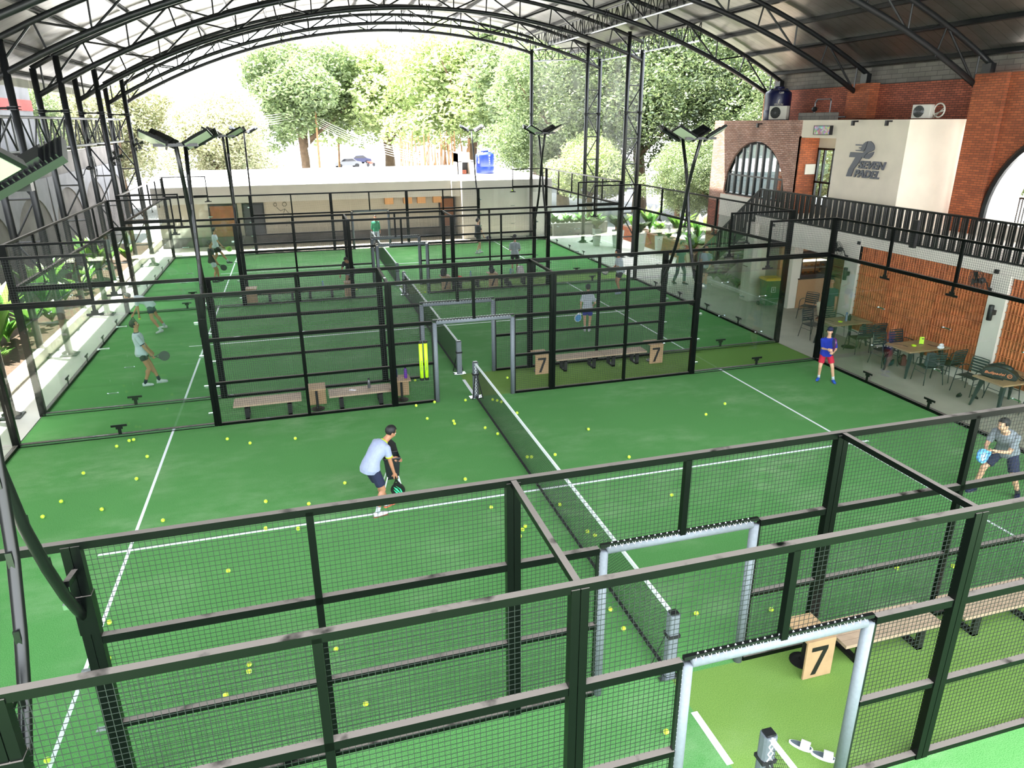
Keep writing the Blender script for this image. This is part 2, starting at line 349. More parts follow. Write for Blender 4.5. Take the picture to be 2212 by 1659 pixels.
def make_side_fence(lace_white):
    t=thing('side_fence','x','fence')
    for x in (-6,-2,2,6):
        m=MB(); m.box(x-.075,x-.004,-.045,.045,0,3); m.box(x+.004,x+.075,-.045,.045,0,3); m.box(x-.06,x+.06,-.035,.035,0,2.99); m.build('post',FR,t)
    for x in(-4,4):
        MB().box(x-.035,x+.035,-.035,.035,0,3).build('post',FR,t)
    MB().box(-.035,.035,-.035,.035,2,2.97).build('post',FR,t)
    MB().box(-10,10,-.035,.035,2.96,3.035).build('top_rail',FR,t)
    for s in(-1,1):
        for z,h in((2,.04),(1,.03),(.03,.03)):
            x0,x1=sorted((s*1.02,s*6)); m=MB(); m.box(x0,x1,-.035,.035,z-h,z+h); m.build('rail',FR,t)
        for a,b in((1.0,1.93),(2.07,3.96),(4.04,5.93)):
            for z0,z1 in((.06,.97),(1.03,1.96),(2.04,2.96)):
                x0,x1=sorted((s*a,s*b)); wires(MB(),x0,x1,z0,z1,off=.03).build('wire_panel',MT['wire'],t)
        x0,x1=sorted((s*.035,s*1.0)); wires(MB(),x0,x1,2.04,2.96,off=.03).build('wire_panel',MT['wire'],t)
    # gate opening with padded tubes
    for s in(-1,1):
        m=MB(); m.tube([(s*.96,0,0),(s*.96,0,1.98)],.055,14); g=m.build('gate_pad',MT['pad_grey'],t,smooth=True)
        c=MB(); c.box(s*1.02-.02,s*1.02+.02,-.02,.02,0,2); c.build('gate_post',FB,t)
        l=MB()
        for i in range(19):
            z=.06+i*.1; l.bar((s*.99,-.04,z),(s*1.03,.0,z+.05),.0035,.0035); l.bar((s*1.03,0,z+.05),(s*.99,-.04,z+.1),.0035,.0035)
        l.build('lacing',MT['lace'] ,g)
    m=MB(); m.tube([(-.92,0,1.99),(.92,0,1.99)],.05,14); g=m.build('gate_pad',MT['pad_grey'],t,smooth=True)
    MB().box(-1,1,-.02,.02,2.03,2.07).build('gate_beam',FB,t)
    l=MB()
    for i in range(24):
        x=-.9+i*.075; l.bar((x,-.035,2.02),(x+.037,0,2.08),.004,.004); l.bar((x+.037,0,2.08),(x+.075,-.035,2.02),.004,.004)
    l.build('lacing',MT['lace'],g)
    for s in(-1,1):
        x0,x1=sorted((s*6.08,s*10)); MB().box(x0,x1,-.045,.045,0,.07).build('base_rail',FR,t)
        MB().box(x0,x1,-.05,-.046,.02,.06).build('base_trim',MT['chrome'],t)
        for a,b in((6.09,7.995),(8.005,9.95)):
            x0,x1=sorted((s*a,s*b)); MB().box(x0,x1,-.006,.006,.07,2.95).build('glass_panel',MT['glass_court'],t)
        for zz,uu in((.07,1),(2.96,-1)): m=MB(); tbracket(m,s*8,zz,up=uu,off=-.05); m.build('glass_bracket',FB,t)
        for z in(1.0,2.0): m=MB(); spider(m,s*8,z); m.build('glass_clamp',MT['chrome'],t)
        for z in(.3,.95,1.65,2.4): MB().box(s*6.12-.05,s*6.12+.05,-.03,.03,z-.025,z+.025).build('glass_clamp',MT['chrome'],t)
        x0,x1=sorted((s*8,s*9.93)); f=MB(); f.box(x0,x1,-.025,.025,3.95,4.0)
        f.box(s*8-.025,s*8+.025,-.025,.025,3.0,4.0); f.box(x0,x1,-.025,.025,3.035,3.08); f.build('upper_frame',FR,t)
        wires(MB(),x0,x1,3.06,3.95,off=.02).build('wire_panel',MT['wire'],t)
    return t
FENCE_NAMES=[(-5-G,'fence of the nearest court beyond the aisle table with sandals'),(-5,'nearest side fence of the court with the net post and scattered balls')]
f0=make_side_fence(True)
fences=[(YD+5,'black mesh side fence nearest the camera, its gate pad beside the sandals'),
 (YA-5,'black mesh side fence just in front of the net strewn with balls'),
 (YA+5,'mesh and glass side fence in front of the lime ball tubes and water bottles'),
 (YB-5,'mesh and glass side fence behind the benches with water bottles'),
 (YB+5,'mesh side fence in front of the benches with backpacks'),
 (YC-5,'mesh side fence just behind the benches with backpacks'),
 (YC+5,'mesh side fence against the low white building')]
for i,(y,l) in enumerate(fences):
    if i==0: f0.location=(0,y,0); f0['label']=l; f0['group']='side fences of the padel courts'
    else: dup(f0,(0,y,0),0,l,'side fences of the padel courts')
# joining bars across the aisles
bar0=None
for (y0,y1,nm) in ((YD+5,YA-5,'aisle with the sandals'),(YA+5,YB-5,'aisle with the bottles'),(YB+5,YC-5,'aisle with the backpacks')):
    for s,w in((-2,'on the bench side away from the brick building'),(2,'on the side of the brick building')):
        o=MB().box(s-.03,s+.03,y0+.035,y1-.035,2.965,3.03).build('tie_bar',FR)
        tag(o,'black tie bar over the %s, %s'%(nm,'beyond the net from the brick building' if s<0 else 'between the net and brick building'),'bar','tie bars joining neighbouring fences')
def make_end_wall():
    t=thing('end_wall','x','fence')
    for y in(-5,5): MB().box(-.07,.07,y-.05,y+.05,0,4.0).build('corner_post',FR,t)
    MB().box(-.045,.045,-4.95,4.95,0,.07).build('base_rail',FR,t)
    MB().box(-.04,.04,-4.95,4.95,2.96,3.04).build('middle_rail',FR,t)
    MB().box(-.03,.03,-4.95,4.95,3.95,4.0).build('top_rail',FR,t)
    for i in range(5):
        y0=-4.95+i*1.98; MB().box(-.006,.006,y0+.005,y0+1.975,.07,2.96).build('glass_panel',MT['glass_court'],t)
        wires(MB(),y0,y0+1.98,3.04,3.95,axis='y',off=.0).build('wire_panel',MT['wire'],t)
        if i:
            MB().box(-.03,.03,y0-.03,y0+.03,3.04,3.96).build('upper_post',FR,t)
            for zz,uu in((.07,1),(2.96,-1)): m=MB(); tbracket(m,y0,zz,'y',up=uu,off=-.04); m.build('glass_bracket',FB,t)
            for zz in(1.0,2.0): m=MB(); spider(m,y0,zz,'y'); m.build('glass_clamp',MT['chrome'],t)
    return t
e0=make_end_wall(); first=True
for y,nm in((YA,'court strewn with balls'),(YB,'court between the bottle bench and backpack bench'),(YC,'court against the low white building')):
    for s,w in((-10,'beside the plant bed'),(10,'beside the brick building terrace')):
        l='tall glass and mesh end wall of the %s, %s'%(nm,w)
        if first: e0.location=(s,y,0); e0['label']=l; e0['group']='glass end walls of the padel courts'; first=False
        else: dup(e0,(s,y,0),PI if s<0 else 0,l,'glass end walls of the padel courts')
# nets
def make_net():
    t=thing('court_net','x','net'); m=MB(); r=.0015
    L=4.9; H=.86
    k=int((2*L+H)/.05)
    for i in range(k+1):
        c=-L-H+i*.05
        y0=max(c,-L); y1=min(c+H,L)
        if y1>y0: m.bar((0,y0,.03+y0-c),(0,y1,.03+y1-c),2*r,2*r,(1,0,0))
        c2=-L+i*.05
        y0=max(c2-H,-L); y1=min(c2,L)
        if y1>y0: m.bar((.004,y0,.03+c2-y0),(.004,y1,.03+c2-y1),2*r,2*r,(1,0,0))
    m.build('net_mesh',MT['net_cord'],t)
    MB().box(-.012,.012,-4.93,4.93,.86,.92).build('top_tape',MT['white_tape'],t)
    b=MB(); b.box(-.012,.012,-4.93,4.93,0.015,.06)
    b.build('bottom_band',MT['net_cord'],t)
    l=MB()
    for i in range(90):
        y=-4.85+i*.108; l.bar((-.014,y,.01),(-.014,y+.05,.065),.006,.004)
    l.build('bottom_lacing',MT['rubber'],t)['kind']='stuff'
    for s in(-1,1):
        y=s*4.98; p=MB(); 
        prof=[(-.055,-.06),(.055,-.06),(.07,-.03),(.07,.03),(.055,.06),(-.055,.06),(-.07,.03),(-.07,-.03)]
        p.prism(prof,(0,y,.03),(1,0,0),(0,1,0),.89); po=p.build('net_post',MT['pad_dark'] if s>0 else MT['pad_grey'],t)
        MB().box(-.05,.05,y-.045,y+.045,.92,.945).build('post_cap',MT['black_plastic'],po)
        q=MB(); 
        for i in range(9):
            z=.1+i*.09; q.bar((-.03,y-s*.062,z),(.03,y-s*.062,z+.09),.01,.006,(0,1,0)); q.bar((.03,y-s*.062,z),(-.03,y-s*.062,z+.09),.01,.006,(0,1,0))
        q.build('post_lacing',MT['lace'],po)
        q=MB(); q.box(-.16,.16,y-.09,y-.02,0,.025); q.box(-.16,.16,y+.02,y+.09,0,.025); q.box(-.1,.1,y-.1,y+.1,.0,.02); q.build('base_plate',MT['chrome'],t)
        q=MB(); q.bar((-.02,y-s*.07,.62),(-.13,y-s*.2,.03),.03,.008); q.bar((.02,y-s*.07,.62),(.13,y-s*.2,.03),.03,.008); q.box(-.08,.08,y-.07,y+.07,.6,.64); q.build('strap',MT['net_cord'],t)
    return t
n0=make_net(); n0.location=(0,YA,0); n0['label']='black padel net with white tape and balls lying along both sides'; n0['group']='padel nets'
dup(n0,(0,YB,0),0,'padel net of the middle court, pale post beside the lime ball tubes','padel nets')
dup(n0,(0,YC,0),0,'padel net of the court against the white building','padel nets')
dup(n0,(0,YD,0),0,'padel net whose grey laced post stands by the white sandals','padel nets')
# turf
def turf_floor(name,x0,x1,y0,y1,m,z=0,t=.02):
    return struct(MB().box(x0,x1,y0,y1,z-t,z).build(name,MT[m]))
for y,n in((YA,'floor_turf_ball_court'),(YB,'floor_turf_middle_court'),(YC,'floor_turf_building_court'),(YD,'floor_turf_camera_court')):
    turf_floor(n,-10.02,10.02,y-5.02,y+5.02,'turf_green')
    m=MB()
    for s in(-1,1): m.box(s*6.95-.025,s*6.95+.025,y-4.95,y+4.95,0,.004)
    m.box(-7.4,-6.975,y-.025,y+.025,0,.004); m.box(6.975,7.4,y-.025,y+.025,0,.004); m.box(-6.925,6.925,y-.025,y+.025,0,.004)
    struct(m.build('floor_lines',MT['white_tape']))
for y0,y1 in((YD+5.02,YA-5.02),(YA+5.02,YB-5.02),(YB+5.02,YC-5.02)):
    turf_floor('floor_aisle',-10.02,0,y0,y1,'turf_green'); turf_floor('floor_aisle',0,10.02,y0,y1,'turf_lime')
for y0,y1 in((-6.35,-5.6),(5.15,6.35),(YB+5.15,YB+6.35)):
    struct(MB().box(-.04,.04,y0,y1,0,.004).build('floor_strip',MT['white_tape']))
# ---------------------------------------------------------------- floodlights on curved posts
def make_flood(sgn):
    """curved pole leaning out over the aisle (towards +y when sgn=1)"""
    t=thing('court_floodlight','x','floodlight')
    pts=[(0,0,2.25),(0,.12,2.42),(0,.3,2.7),(0,.5,3.1),(0,.7,3.6),(0,.83,4.15),(0,.95,4.75),(0,1.15,5.35),(0,1.42,6.0)]
    pts=[(.03*sgn+p[0],p[1]*sgn,p[2]) for p in pts]
    m=MB(); m.tube(pts,.045,8); m.build('curved_pole',FB,t,smooth=True)
    m=MB()
    for p in pts[1:-1]: m.box(p[0]-.02,p[0]+.02,p[1]-.055*sgn-.01,p[1]-.055*sgn+.01,p[2]-.06,p[2]+.06)
    m.build('pole_rib',FB,t)
    m=MB(); m.box(-.08,.08,-.06,.06,2.1,2.5); m.bar((0,0,2.75),(0,.3*sgn,2.8),.05,.05); m.build('mounting_bracket',FR,t)
    top=V((.03*sgn,1.42*sgn,6.0))
    m=MB(); m.bar(top+V((-.42,0,.03)),top+V((.42,0,.03)),.07,.06); m.build('cross_arm',FB,t)
    for s in(-1,1):
        rot=M.Rotation(s*R(-28),3,'Y')@M.Rotation(R(24*sgn),3,'X')
        c=top+V((s*.42,-.05*sgn,.14))
        b=MB(); b.cbox(c,(.58,.34,.05),rot); b.cbox(c+rot@V((0,0,.045)),(.3,.2,.05),rot)
        for i in range(14): b.cbox(c+rot@V((-.26+i*.04,0,.035)),(.008,.32,.03),rot)
        l=b.build('lamp_housing',MT['black_plastic'],t)
        MB().cbox(c-rot@V((0,0,.028)),(.52,.29,.008),rot).build('lens',MT['lens'],l)
    return t
fl_p=make_flood(1); fl_m=make_flood(-1)
spots=[(-6,YA-5,-1),(-6,YD+5,1),(-6,YA+5,1),(-6,YB-5,-1),(-6,YB+5,1),(-6,YC-5,-1),(-6,YC+5,1),(6,YA+5,1),(6,YB-5,-1),(6,YB+5,1),(6,YC-5,-1),(6,YC+5,1)]
used=set()
def fl_label(x,y):
    side='plant bed' if x<0 else 'brick building'
    where={YA-5:'fence before the ball cart',YD+5:'fence closest to camera',YA+5:'fence with the bottle benches',YB-5:'fence behind the bottle benches',YB+5:'fence before the backpack benches',YC-5:'fence behind the backpack benches',YC+5:'fence at the low white building'}[y]
    return 'curved floodlight pole on the %s, %s side'%(where,side)
for x,y,s in spots:
    src=fl_p if s>0 else fl_m
    if s not in used: src.location=(x,y,0); src['label']=fl_label(x,y); src['group']='floodlight poles'; used.add(s)
    else: dup(src,(x,y,0),0,fl_label(x,y),'floodlight poles')
# ---------------------------------------------------------------- balls
C0=V((-3.8325,-11.2319,6.4257))
BALLS=[(-6.1,2),]
BALLS=[(-7.97, 4.37), (-7.772, 4.604), (-7.69, 4.64), (-7.262, 3.638), (-8.331, 3.189), (-7.287, 2.625), (-8.433, 2.059), (-7.659, 1.528), (-8.59, 1.548), (-6.561, 0.799), (-6.466, 0.338), (-5.75, 4.08), (-5.269, 3.708), (-4.339, 3.67), (-4.882, 0.971), (-4.14, 0.657), (-4.859, 0.013), (-4.336, -0.162), (-3.462, 1.274), (-1.412, 3.924), (-1.525, 4.801), (-1.058, 4.9), (-0.865, 3.6), (-0.873, 3.447), (-0.309, 4.8), (-1.248, 0.752), (-1.05, -0.426), (-0.271, 3.015), (-0.092, 2.615), (0.337, 4.641), (0.429, 4.547), (0.501, 4.427), (0.661, 3.634), (0.177, 1.325), (0.258, 1.3), (0.753, 1.261), (1.896, 2.264), (2.153, 0.716), (4.828, 2.253), (5.616, 2.711), (2.215, -0.953), (0.141, -0.688), (-0.66, -1.2), (-0.737, -1.291), (-0.84, -1.469), (0.276, -1.661), (0.35, -1.803), (-0.181, -3.639), (-0.182, -4.066), (0.914, -4.066), (1.953, -4.297), (4.376, -3.997), (5.233, -4.207), (-5.375, -1.104), (-6.85, -1.905), (-4.976, -3.32), (-4.971, -3.447), (-5.218, -3.782), (-3.908, -3.351), (-3.633, -4.404), (-6.985, -4.221), (-6.446, -3.961), (-6.704, -2.683)]
def ball_obj(x,y,z=.034):
    m=MB(); m.sph((0,0,0),.034,16,10); o=m.build('padel_ball',MT['ball'],smooth=True); o.location=(x,y,z)
    return o
bm0=ball_obj(0,0); seam=MB()
ps=[]
for i in range(41):
    a=2*PI*i/40; th=PI/2+.6*math.sin(2*a)*1.0; r=.0342
    ps.append((r*math.sin(th)*math.cos(a),r*math.sin(th)*math.sin(a),r*math.cos(th)))
seam.tube(ps,.0011,4,False); sm=seam.build('seam',MT['white_tape'],bm0)
def cnt(side):
    L=sorted([b for b in BALLS if (b[0]<0)==(side<0)],key=lambda b:abs(b[0])); return L
firstb=True
ROW=('fence with the bottle benches','service area centre line','fence in front of the camera')
for side,half in((-1,'ball cart'),(1,'boy in blue')):
    L=cnt(side)
    for k,b in enumerate(L):
        lab='yellow ball on the turf, %s closest to the net on the %s half'%(ORD[k],half)
        if k==len(L)-1: lab='yellow ball lying the most distant from the net on the %s half'%half
        if firstb: bm0.location=(b[0],b[1],.034); bm0['label']=lab; bm0['category']='ball'; bm0['group']='balls scattered over the nearest full court'; firstb=False; bm0.rotation_euler=(1,.5,2)
        else:
            o=dup(bm0,(b[0],b[1],.034),0,lab,'balls scattered over the nearest full court'); o.rotation_euler=(random.random()*6,random.random()*6,random.random()*6)
for (x,y,l) in ((-.463,-5.793,'yellow ball in the aisle behind the grey laced gate post'),(1.128,6.066,'yellow ball in the gateway beyond the benches marked seven'),(-1.257,6.6,'yellow ball on turf behind the stand holding two bottles'),(-1.76,18.3,'yellow ball in the aisle beneath the person leaning at the bench'),(.83,16.95,'yellow ball in the gateway beside the backpack benches')):
    dup(bm0,(x,y,.034),0,l,'balls lying in the aisles')
dup(bm0,(6.6,24.0,3.25),0,'yellow ball in mid-air against the white building','balls lying in the aisles')
# ================================================================ roof and steel
SD=MT['steel_dark']
CX=2.35; RB=27.9; ZB=10.95; ZT=11.68; RT=28.6
def arc(x,top):
    r=RT if top else RB; z=ZT if top else ZB
    return z-(r-math.sqrt(r*r-(x-CX)**2))
def truss(y,x0,x1,label,tx0=None,tx1=None):
    t=thing('arched_truss',label,'roof truss',group='arched trusses under the roof')
    tx0=tx0 if tx0 is not None else x0; tx1=tx1 if tx1 is not None else x1
    n=36
    pb=[(x0+(x1-x0)*i/n,y,arc(x0+(x1-x0)*i/n,0)) for i in range(n+1)]
    pt=[(tx0+(tx1-tx0)*i/n,y,arc(tx0+(tx1-tx0)*i/n,1)) for i in range(n+1)]
    MB().tube(pb,.085,10).build('bottom_chord',SD,t,smooth=True)
    MB().tube(pt,.08,10).build('top_chord',SD,t,smooth=True)
    m=MB(); k=max(4,int(round((x1-x0)/1.45))); k+=k%2
    for i in range(k+1):
        xa=x0+.15+(x1-x0-.3)*i/k; xb=x0+.15+(x1-x0-.3)*min(i+1,k)/k
        if i%2==0:
            if i<k: m.tube([(xa,y,arc(xa,0)),(xb,y,arc(xb,1))],.034,6)
            m.tube([(xa,y,arc(xa,0)),(xa+.02,y,arc(xa,1))],.028,6)
        else:
            if i<k: m.tube([(xa,y,arc(xa,1)),(xb,y,arc(xb,0))],.034,6)
            m.tube([(xa,y,arc(xa,1)),(xa-.02*(xa-CX),y,arc(xa,0))],.028,6)
    m.build('web_bracing',SD,t)
    j=MB()
    for xs in (-3.6,2.35,8.3):
        if x0<xs<x1:
            for d in(-.05,.05): j.tube([(xs+d-.02,y,arc(xs+d-.02,0)),(xs+d+.02,y,arc(xs+d+.02,0))],.15,12)
            for d in(-.05,.05): j.tube([(xs+.6+d-.02,y,arc(xs+.6+d-.02,1)),(xs+.6+d+.02,y,arc(xs+.6+d+.02,1))],.14,12)
    j.build('splice_flange',SD,t)
    return t
truss(30,-11.2,9.6,'last arched steel truss, at the open end by the trees')
truss(27,-11.35,12.4,'second arched steel truss from the open tree end',-11.45,12.35)
truss(22,-11.35,12.4,'third arched steel truss from the open tree end',-11.45,12.35)
truss(17,-11.35,16.04,'arched steel truss ending above the navy water tank',-11.45,17.0)
truss(12,-11.35,16.04,'arched steel truss ending above the logo room roof',-11.45,17.1)
truss(7,-11.35,16.04,'arched steel truss ending over the brick pilaster',-11.45,17.2)
truss(2,-11.35,16.04,'arched steel truss crossing the top edge of the picture',-11.45,17.2)
truss(-3,-11.35,16.04,'arched steel truss overhead nearest the camera',-11.45,17.2)
# purlins, running with y
first=None
xs=[-12.0,-11.0]+[-9.7+1.36*i for i in range(20)]
for i,x in enumerate(xs):
    if x>17.2: break
    y1=30.6 if x<12.4 else 17.6
    sl=-(x-CX)/RT
    z=arc(x,1)+.16
    m=MB(); rot=M.Rotation(-math.atan(sl),3,'Y'); m.cbox((x,(y1-9.5)/2,z),(.012,y1+9.5,.13),rot); m.cbox((x+.03,(y1-9.5)/2,z-.06),(.06,y1+9.5,.012),rot); m.cbox((x+.03,(y1-9.5)/2,z+.06),(.06,y1+9.5,.012),rot)
    side='column side eaves' if x<CX else 'brick wall'
    k=i+1 if x<CX else len([q for q in xs if q<=17.2])-i
    o=m.build('roof_purlin',SD); tag(o,'long steel purlin under the roof, %s from the %s'%(ORD[k-1],side),'beam','roof purlins')
# roof sheet
def sheet(name,x0,x1,y0,y1):
    m=MB(); n=40; vs=[];fs=[]
    for i in range(n+1):
        x=x0+(x1-x0)*i/n; z=arc(x,1)+.24
        for y in(y0,y1):
            vs+= [(x,y,z),(x,y,z+.04)]
    for i in range(n):
        a=i*4;b=a+4
        fs+=[(a,b,b+2,a+2),(a+1,a+3,b+3,b+1),(a,a+1,b+1,b),(a+2,b+2,b+3,a+3)]
    fs+=[(0,2,3,1),(n*4,n*4+1,n*4+3,n*4+2)]
    m.add(vs,fs); struct(m.build(name,MT['foil_roof'],smooth=False))
sheet('ceiling',-12.3,12.45,-9.6,30.8); sheet('ceiling_brick_side',12.45,17.4,-9.6,17.8)
# gutter / fascia strip by the left eave
struct(MB().box(-12.45,-12.3,-9.6,30.8,arc(-12.3,1)+.0,arc(-12.3,1)+.3).build('trim_eave',MT['ac_white']))
# lattice columns, two tubes
def lattice_column(label,dx,zi,zo,dirn=-1,zf=6.85,braced=True):
    t=thing('lattice_column',label,'column',group='lattice steel columns')
    MB().tube([(0,0,.02),(0,0,zi)],.1,12).build('pole',SD,t,smooth=True)
    MB().tube([(dx,0,.02),(dx,0,zo)],.1,12).build('pole',SD,t,smooth=True)
    m=MB(); z=.7; k=0
    zs=[1.0+1.17*i for i in range(int((min(zi,zo)-1.4)/1.17)+1)]
    for i,z in enumerate(zs):
        m.tube([(0,0,z),(dx,0,z)],.032,6)
        if i<len(zs)-1:
            a,b=((0,dx) if i%2 else (dx,0)); m.tube([(a,0,z),(b,0,zs[i+1])],.03,6)
    m.build('brace',SD,t)
    m=MB()
    for x in(0,dx):
        for d in(-.035,.035): m.tube([(x,0,zf+d-.012),(x,0,zf+d+.012)],.17,12)
    m.build('flange',SD,t)
    m=MB()
    for x in(0,dx): m.box(x-.22,x+.22,-.22,.22,0,.03)
    for x in(0,dx):
        for a in range(4): m.bar((x,0,.14),(x+.2*math.cos(a*PI/2),.2*math.sin(a*PI/2),.03),.012,.1)
    m.build('base_plate',SD,t)
    return t
c0=None
for y,l in((27,'at the corner by the open tree end'),(22,'second from the open tree end'),(17,'third from the open tree end, holding the big round fan'),(12,'fourth from the tree end'),(7,'behind the close floodlight head'),(2,'nearest to the camera')):
    lab='dark two-tube lattice column in the plant bed row, '+l
    if c0 is None: c0=lattice_column(lab,-.72,8.5,8.12); c0.location=(-10.7,y,0)
    else: dup(c0,(-10.7,y,0),0,lab,'lattice steel columns')
r=lattice_column('tall two-tube lattice column beside the planters, closer to the white building',.72,10.3,9.55); r.location=(11.65,27,0)
dup(r,(11.65,22,0),0,'tall two-tube lattice column beside the planters, closer to the stairs','lattice steel columns')
t=thing('round_column','single round steel column at the corner of the white building','column',(9.53,30,0))
MB().tube([(0,0,.02),(0,0,10.2)],.1,12).build('pole',SD,t,smooth=True); MB().box(-.25,.25,-.25,.25,0,.03).build('base_plate',SD,t)
m=MB(); [m.tube([(0,0,6.85+d),(0,0,6.87+d)],.17,12) for d in(-.04,.04)]; m.build('flange',SD,t)
# longitudinal girders
def girder(name,a,b,h,label,step=.62,r=.03):
    t=thing(name,label,'girder',group='lattice girders'); a=V(a);b=V(b); L=(b-a).length; n=int(L/step); n+=n%2; up=V((0,0,h))
    MB().tube([a,b],r*1.2,8).build('bottom_tube',MT['steel_galv'] if h<.9 and a.z>8 else SD,t); MB().tube([a+up,b+up],r*1.2,8).build('top_tube',SD,t)
    m=MB()
    for i in range(n):
        p=a+(b-a)*i/n; q=a+(b-a)*(i+1)/n
        m.tube([p,p+up],r*.7,5)
        m.tube([p+up,q] if i%2==0 else [p,q+up],r*.7,5)
    m.tube([b,b+up],r*.7,5); m.build('web_bracing',SD,t); return t
girder('lattice_girder',(-11.06,-9,5.72),(-11.06,27,5.72),.92,'long zigzag girder linking the lattice columns along the plant bed',.75,.035)
girder('lattice_girder',(12.35,16.9,9.45),(12.35,27,9.45),.72,'zigzag eaves girder above the planters side opening',.5)
girder('lattice_girder',(9.6,6.8,10.15),(9.6,30,10.15),.72,'long zigzag girder under the roof running towards the trees',.5)
girder('lattice_girder',(9.6,30,9.6),(12.35,27.2,9.6),.55,'short slanting zigzag girder at the open roof corner',.4)
# clear plastic curtains
for x,y0,y1,z0,z1,l in ((-11.62,22.1,26.9,5.5,7.85,'first from the open end'),(-11.62,17.1,21.9,5.5,7.85,'second from the open end'),(-11.62,12.1,16.9,5.5,7.85,'third from the open end'),(-11.62,7.1,11.9,5.5,7.85,'behind the close floodlight'),(12.5,22.1,26.9,2.4,9.4,'hanging by the planters')):
    m=MB(); n=12; vs=[]; fs=[]
    for i in range(n+1):
        y=y0+(y1-y0)*i/n; xx=x+.03*math.sin(i*1.7)
        vs+=[(xx,y,z0),(xx,y,z1)]
    for i in range(n): a=i*2; fs.append((a,a+2,a+3,a+1))
    m.add(vs,fs); o=m.build('plastic_curtain',MT['plastic_film']); tag(o,'clear plastic rain curtain between columns, '+l,'curtain','clear plastic rain curtains')
o=MB().quad((9.6,30,2.6),(12.4,27.1,2.6),(12.4,27.1,9.3),(9.6,30,9.6)).build('plastic_curtain',MT['plastic_film']); tag(o,'clear plastic rain curtain slanting from the round column to the lattice column','curtain')
# wall fans
def fan(label,loc,rz,back=False,tilt=0,cage=.3):
    t=thing('wall_fan',label,'fan',loc,rz,'wall mounted fans')
    # faces +x locally ; pivot at wall
    m=MB(); m.tube([(0,0,-.25),(.06,0,-.2),(.12,0,-.05),(.2,0,0)],.014,6); m.box(-.01,.02,-.06,.06,-.32,-.18); m.build('bracket',MT['black'],t)
    rot=M.Rotation(R(tilt),3,'Y'); c=V((.25,0,.0))
    m=MB(); m.sph(c,(.1,.07,.07),12,8,rot); m.build('motor',MT['black_plastic'],t,smooth=True)
    m=MB()
    for r,x in((cage,.12),(cage*.96,.06),(cage*.96,.18),(cage*.6,.2),(cage*.6,.04),(cage*.25,.21)):
        m.tube([c+rot@V((x,r*math.cos(a*PI/12),r*math.sin(a*PI/12))) for a in range(25)],.004,4,False)
    for k in range(24):
        a=k*PI/12
        m.tube([c+rot@V((x,r*math.cos(a),r*math.sin(a))) for r,x in((.04,.03),(cage*.6,.04),(cage*.96,.06),(cage,.12),(cage*.96,.18),(cage*.6,.2),(.05,.21))],.0025,3,False)
    m.build('cage',MT['wire'],t)
    m=MB()
    for k in range(4):
        a=k*PI/2+.3; u=V((0,math.cos(a),math.sin(a))); w=V((0,-math.sin(a),math.cos(a)))
        pts=[u*.04-w*.03+V((.1,0,0)),u*cage*.85-w*.09+V((.1,0,0)),u*cage*.85+w*.07+V((.14,0,0)),u*.04+w*.03+V((.13,0,0))]
        m.quad(*[c+rot@p for p in pts])
    m.sph(c+rot@V((.13,0,0)),.05,10,6); m.build('blades',MT['black_plastic'],t)
    return t
fan('large round black fan on the third lattice column',(-10.62,17,5.05),R(20),cage=.38)
fan('small black fan edge-on, on the second lattice column',(-10.6,22,5.2),R(-60),cage=.3)
fan('small black fan edge-on, on the corner lattice column',(-10.6,27,5.6),R(-60),cage=.3)
fan('black wall fan high on the white pier beside the cafe opening',(12.3,7.0,2.72),R(170),tilt=8,cage=.27)
fan('black wall fan high on the pier between the terracotta walls',(12.3,2.02,2.74),R(160),tilt=8,cage=.27)
# ================================================================ brick building beside the courts
WH=MT['plaster_white']; CR=MT['plaster_cream']
def S(name,m,*b): 
    mm=MB()
    for q in b: mm.box(*q)
    return struct(mm.build(name,MT[m]))
S('floor_terrace','terrace_floor',(10.05,17.5,-14,16.5,-.06,-.005)); S('floor_path','path_floor',(10.05,18.0,16.5,31,-.06,-.004))
S('floor_path','path_floor',(-11.25,-10.05,-14,34,-.06,-.005)); S('floor_path','terrace_floor',(-10.05,10.05,YC+5.02,33,-.06,-.005))
# ground storey
S('wall_brickside','plaster_white',(12.56,12.9,-10,7.0,0,3.0)); S('trim_curb','plaster_white',(12.5,12.56,-10,6.62,0,.32))
S('trim_fascia','plaster_white',(12.44,12.6,-10,6.62,2.86,3.1)); S('trim_fascia','plaster_white',(12.42,12.75,6.62,12.05,2.38,3.1))
def column(y0,y1,x0=12.4,x1=12.75,n='column_white'): return S('wall_pier','plaster_white',(x0,x1,y0,y1,0,2.9))
column(6.62,7.18); column(1.64,2.12); column(-3.4,-2.9); column(11.75,12.3,12.25,12.9); column(10.35,10.6,12.98,13.35)
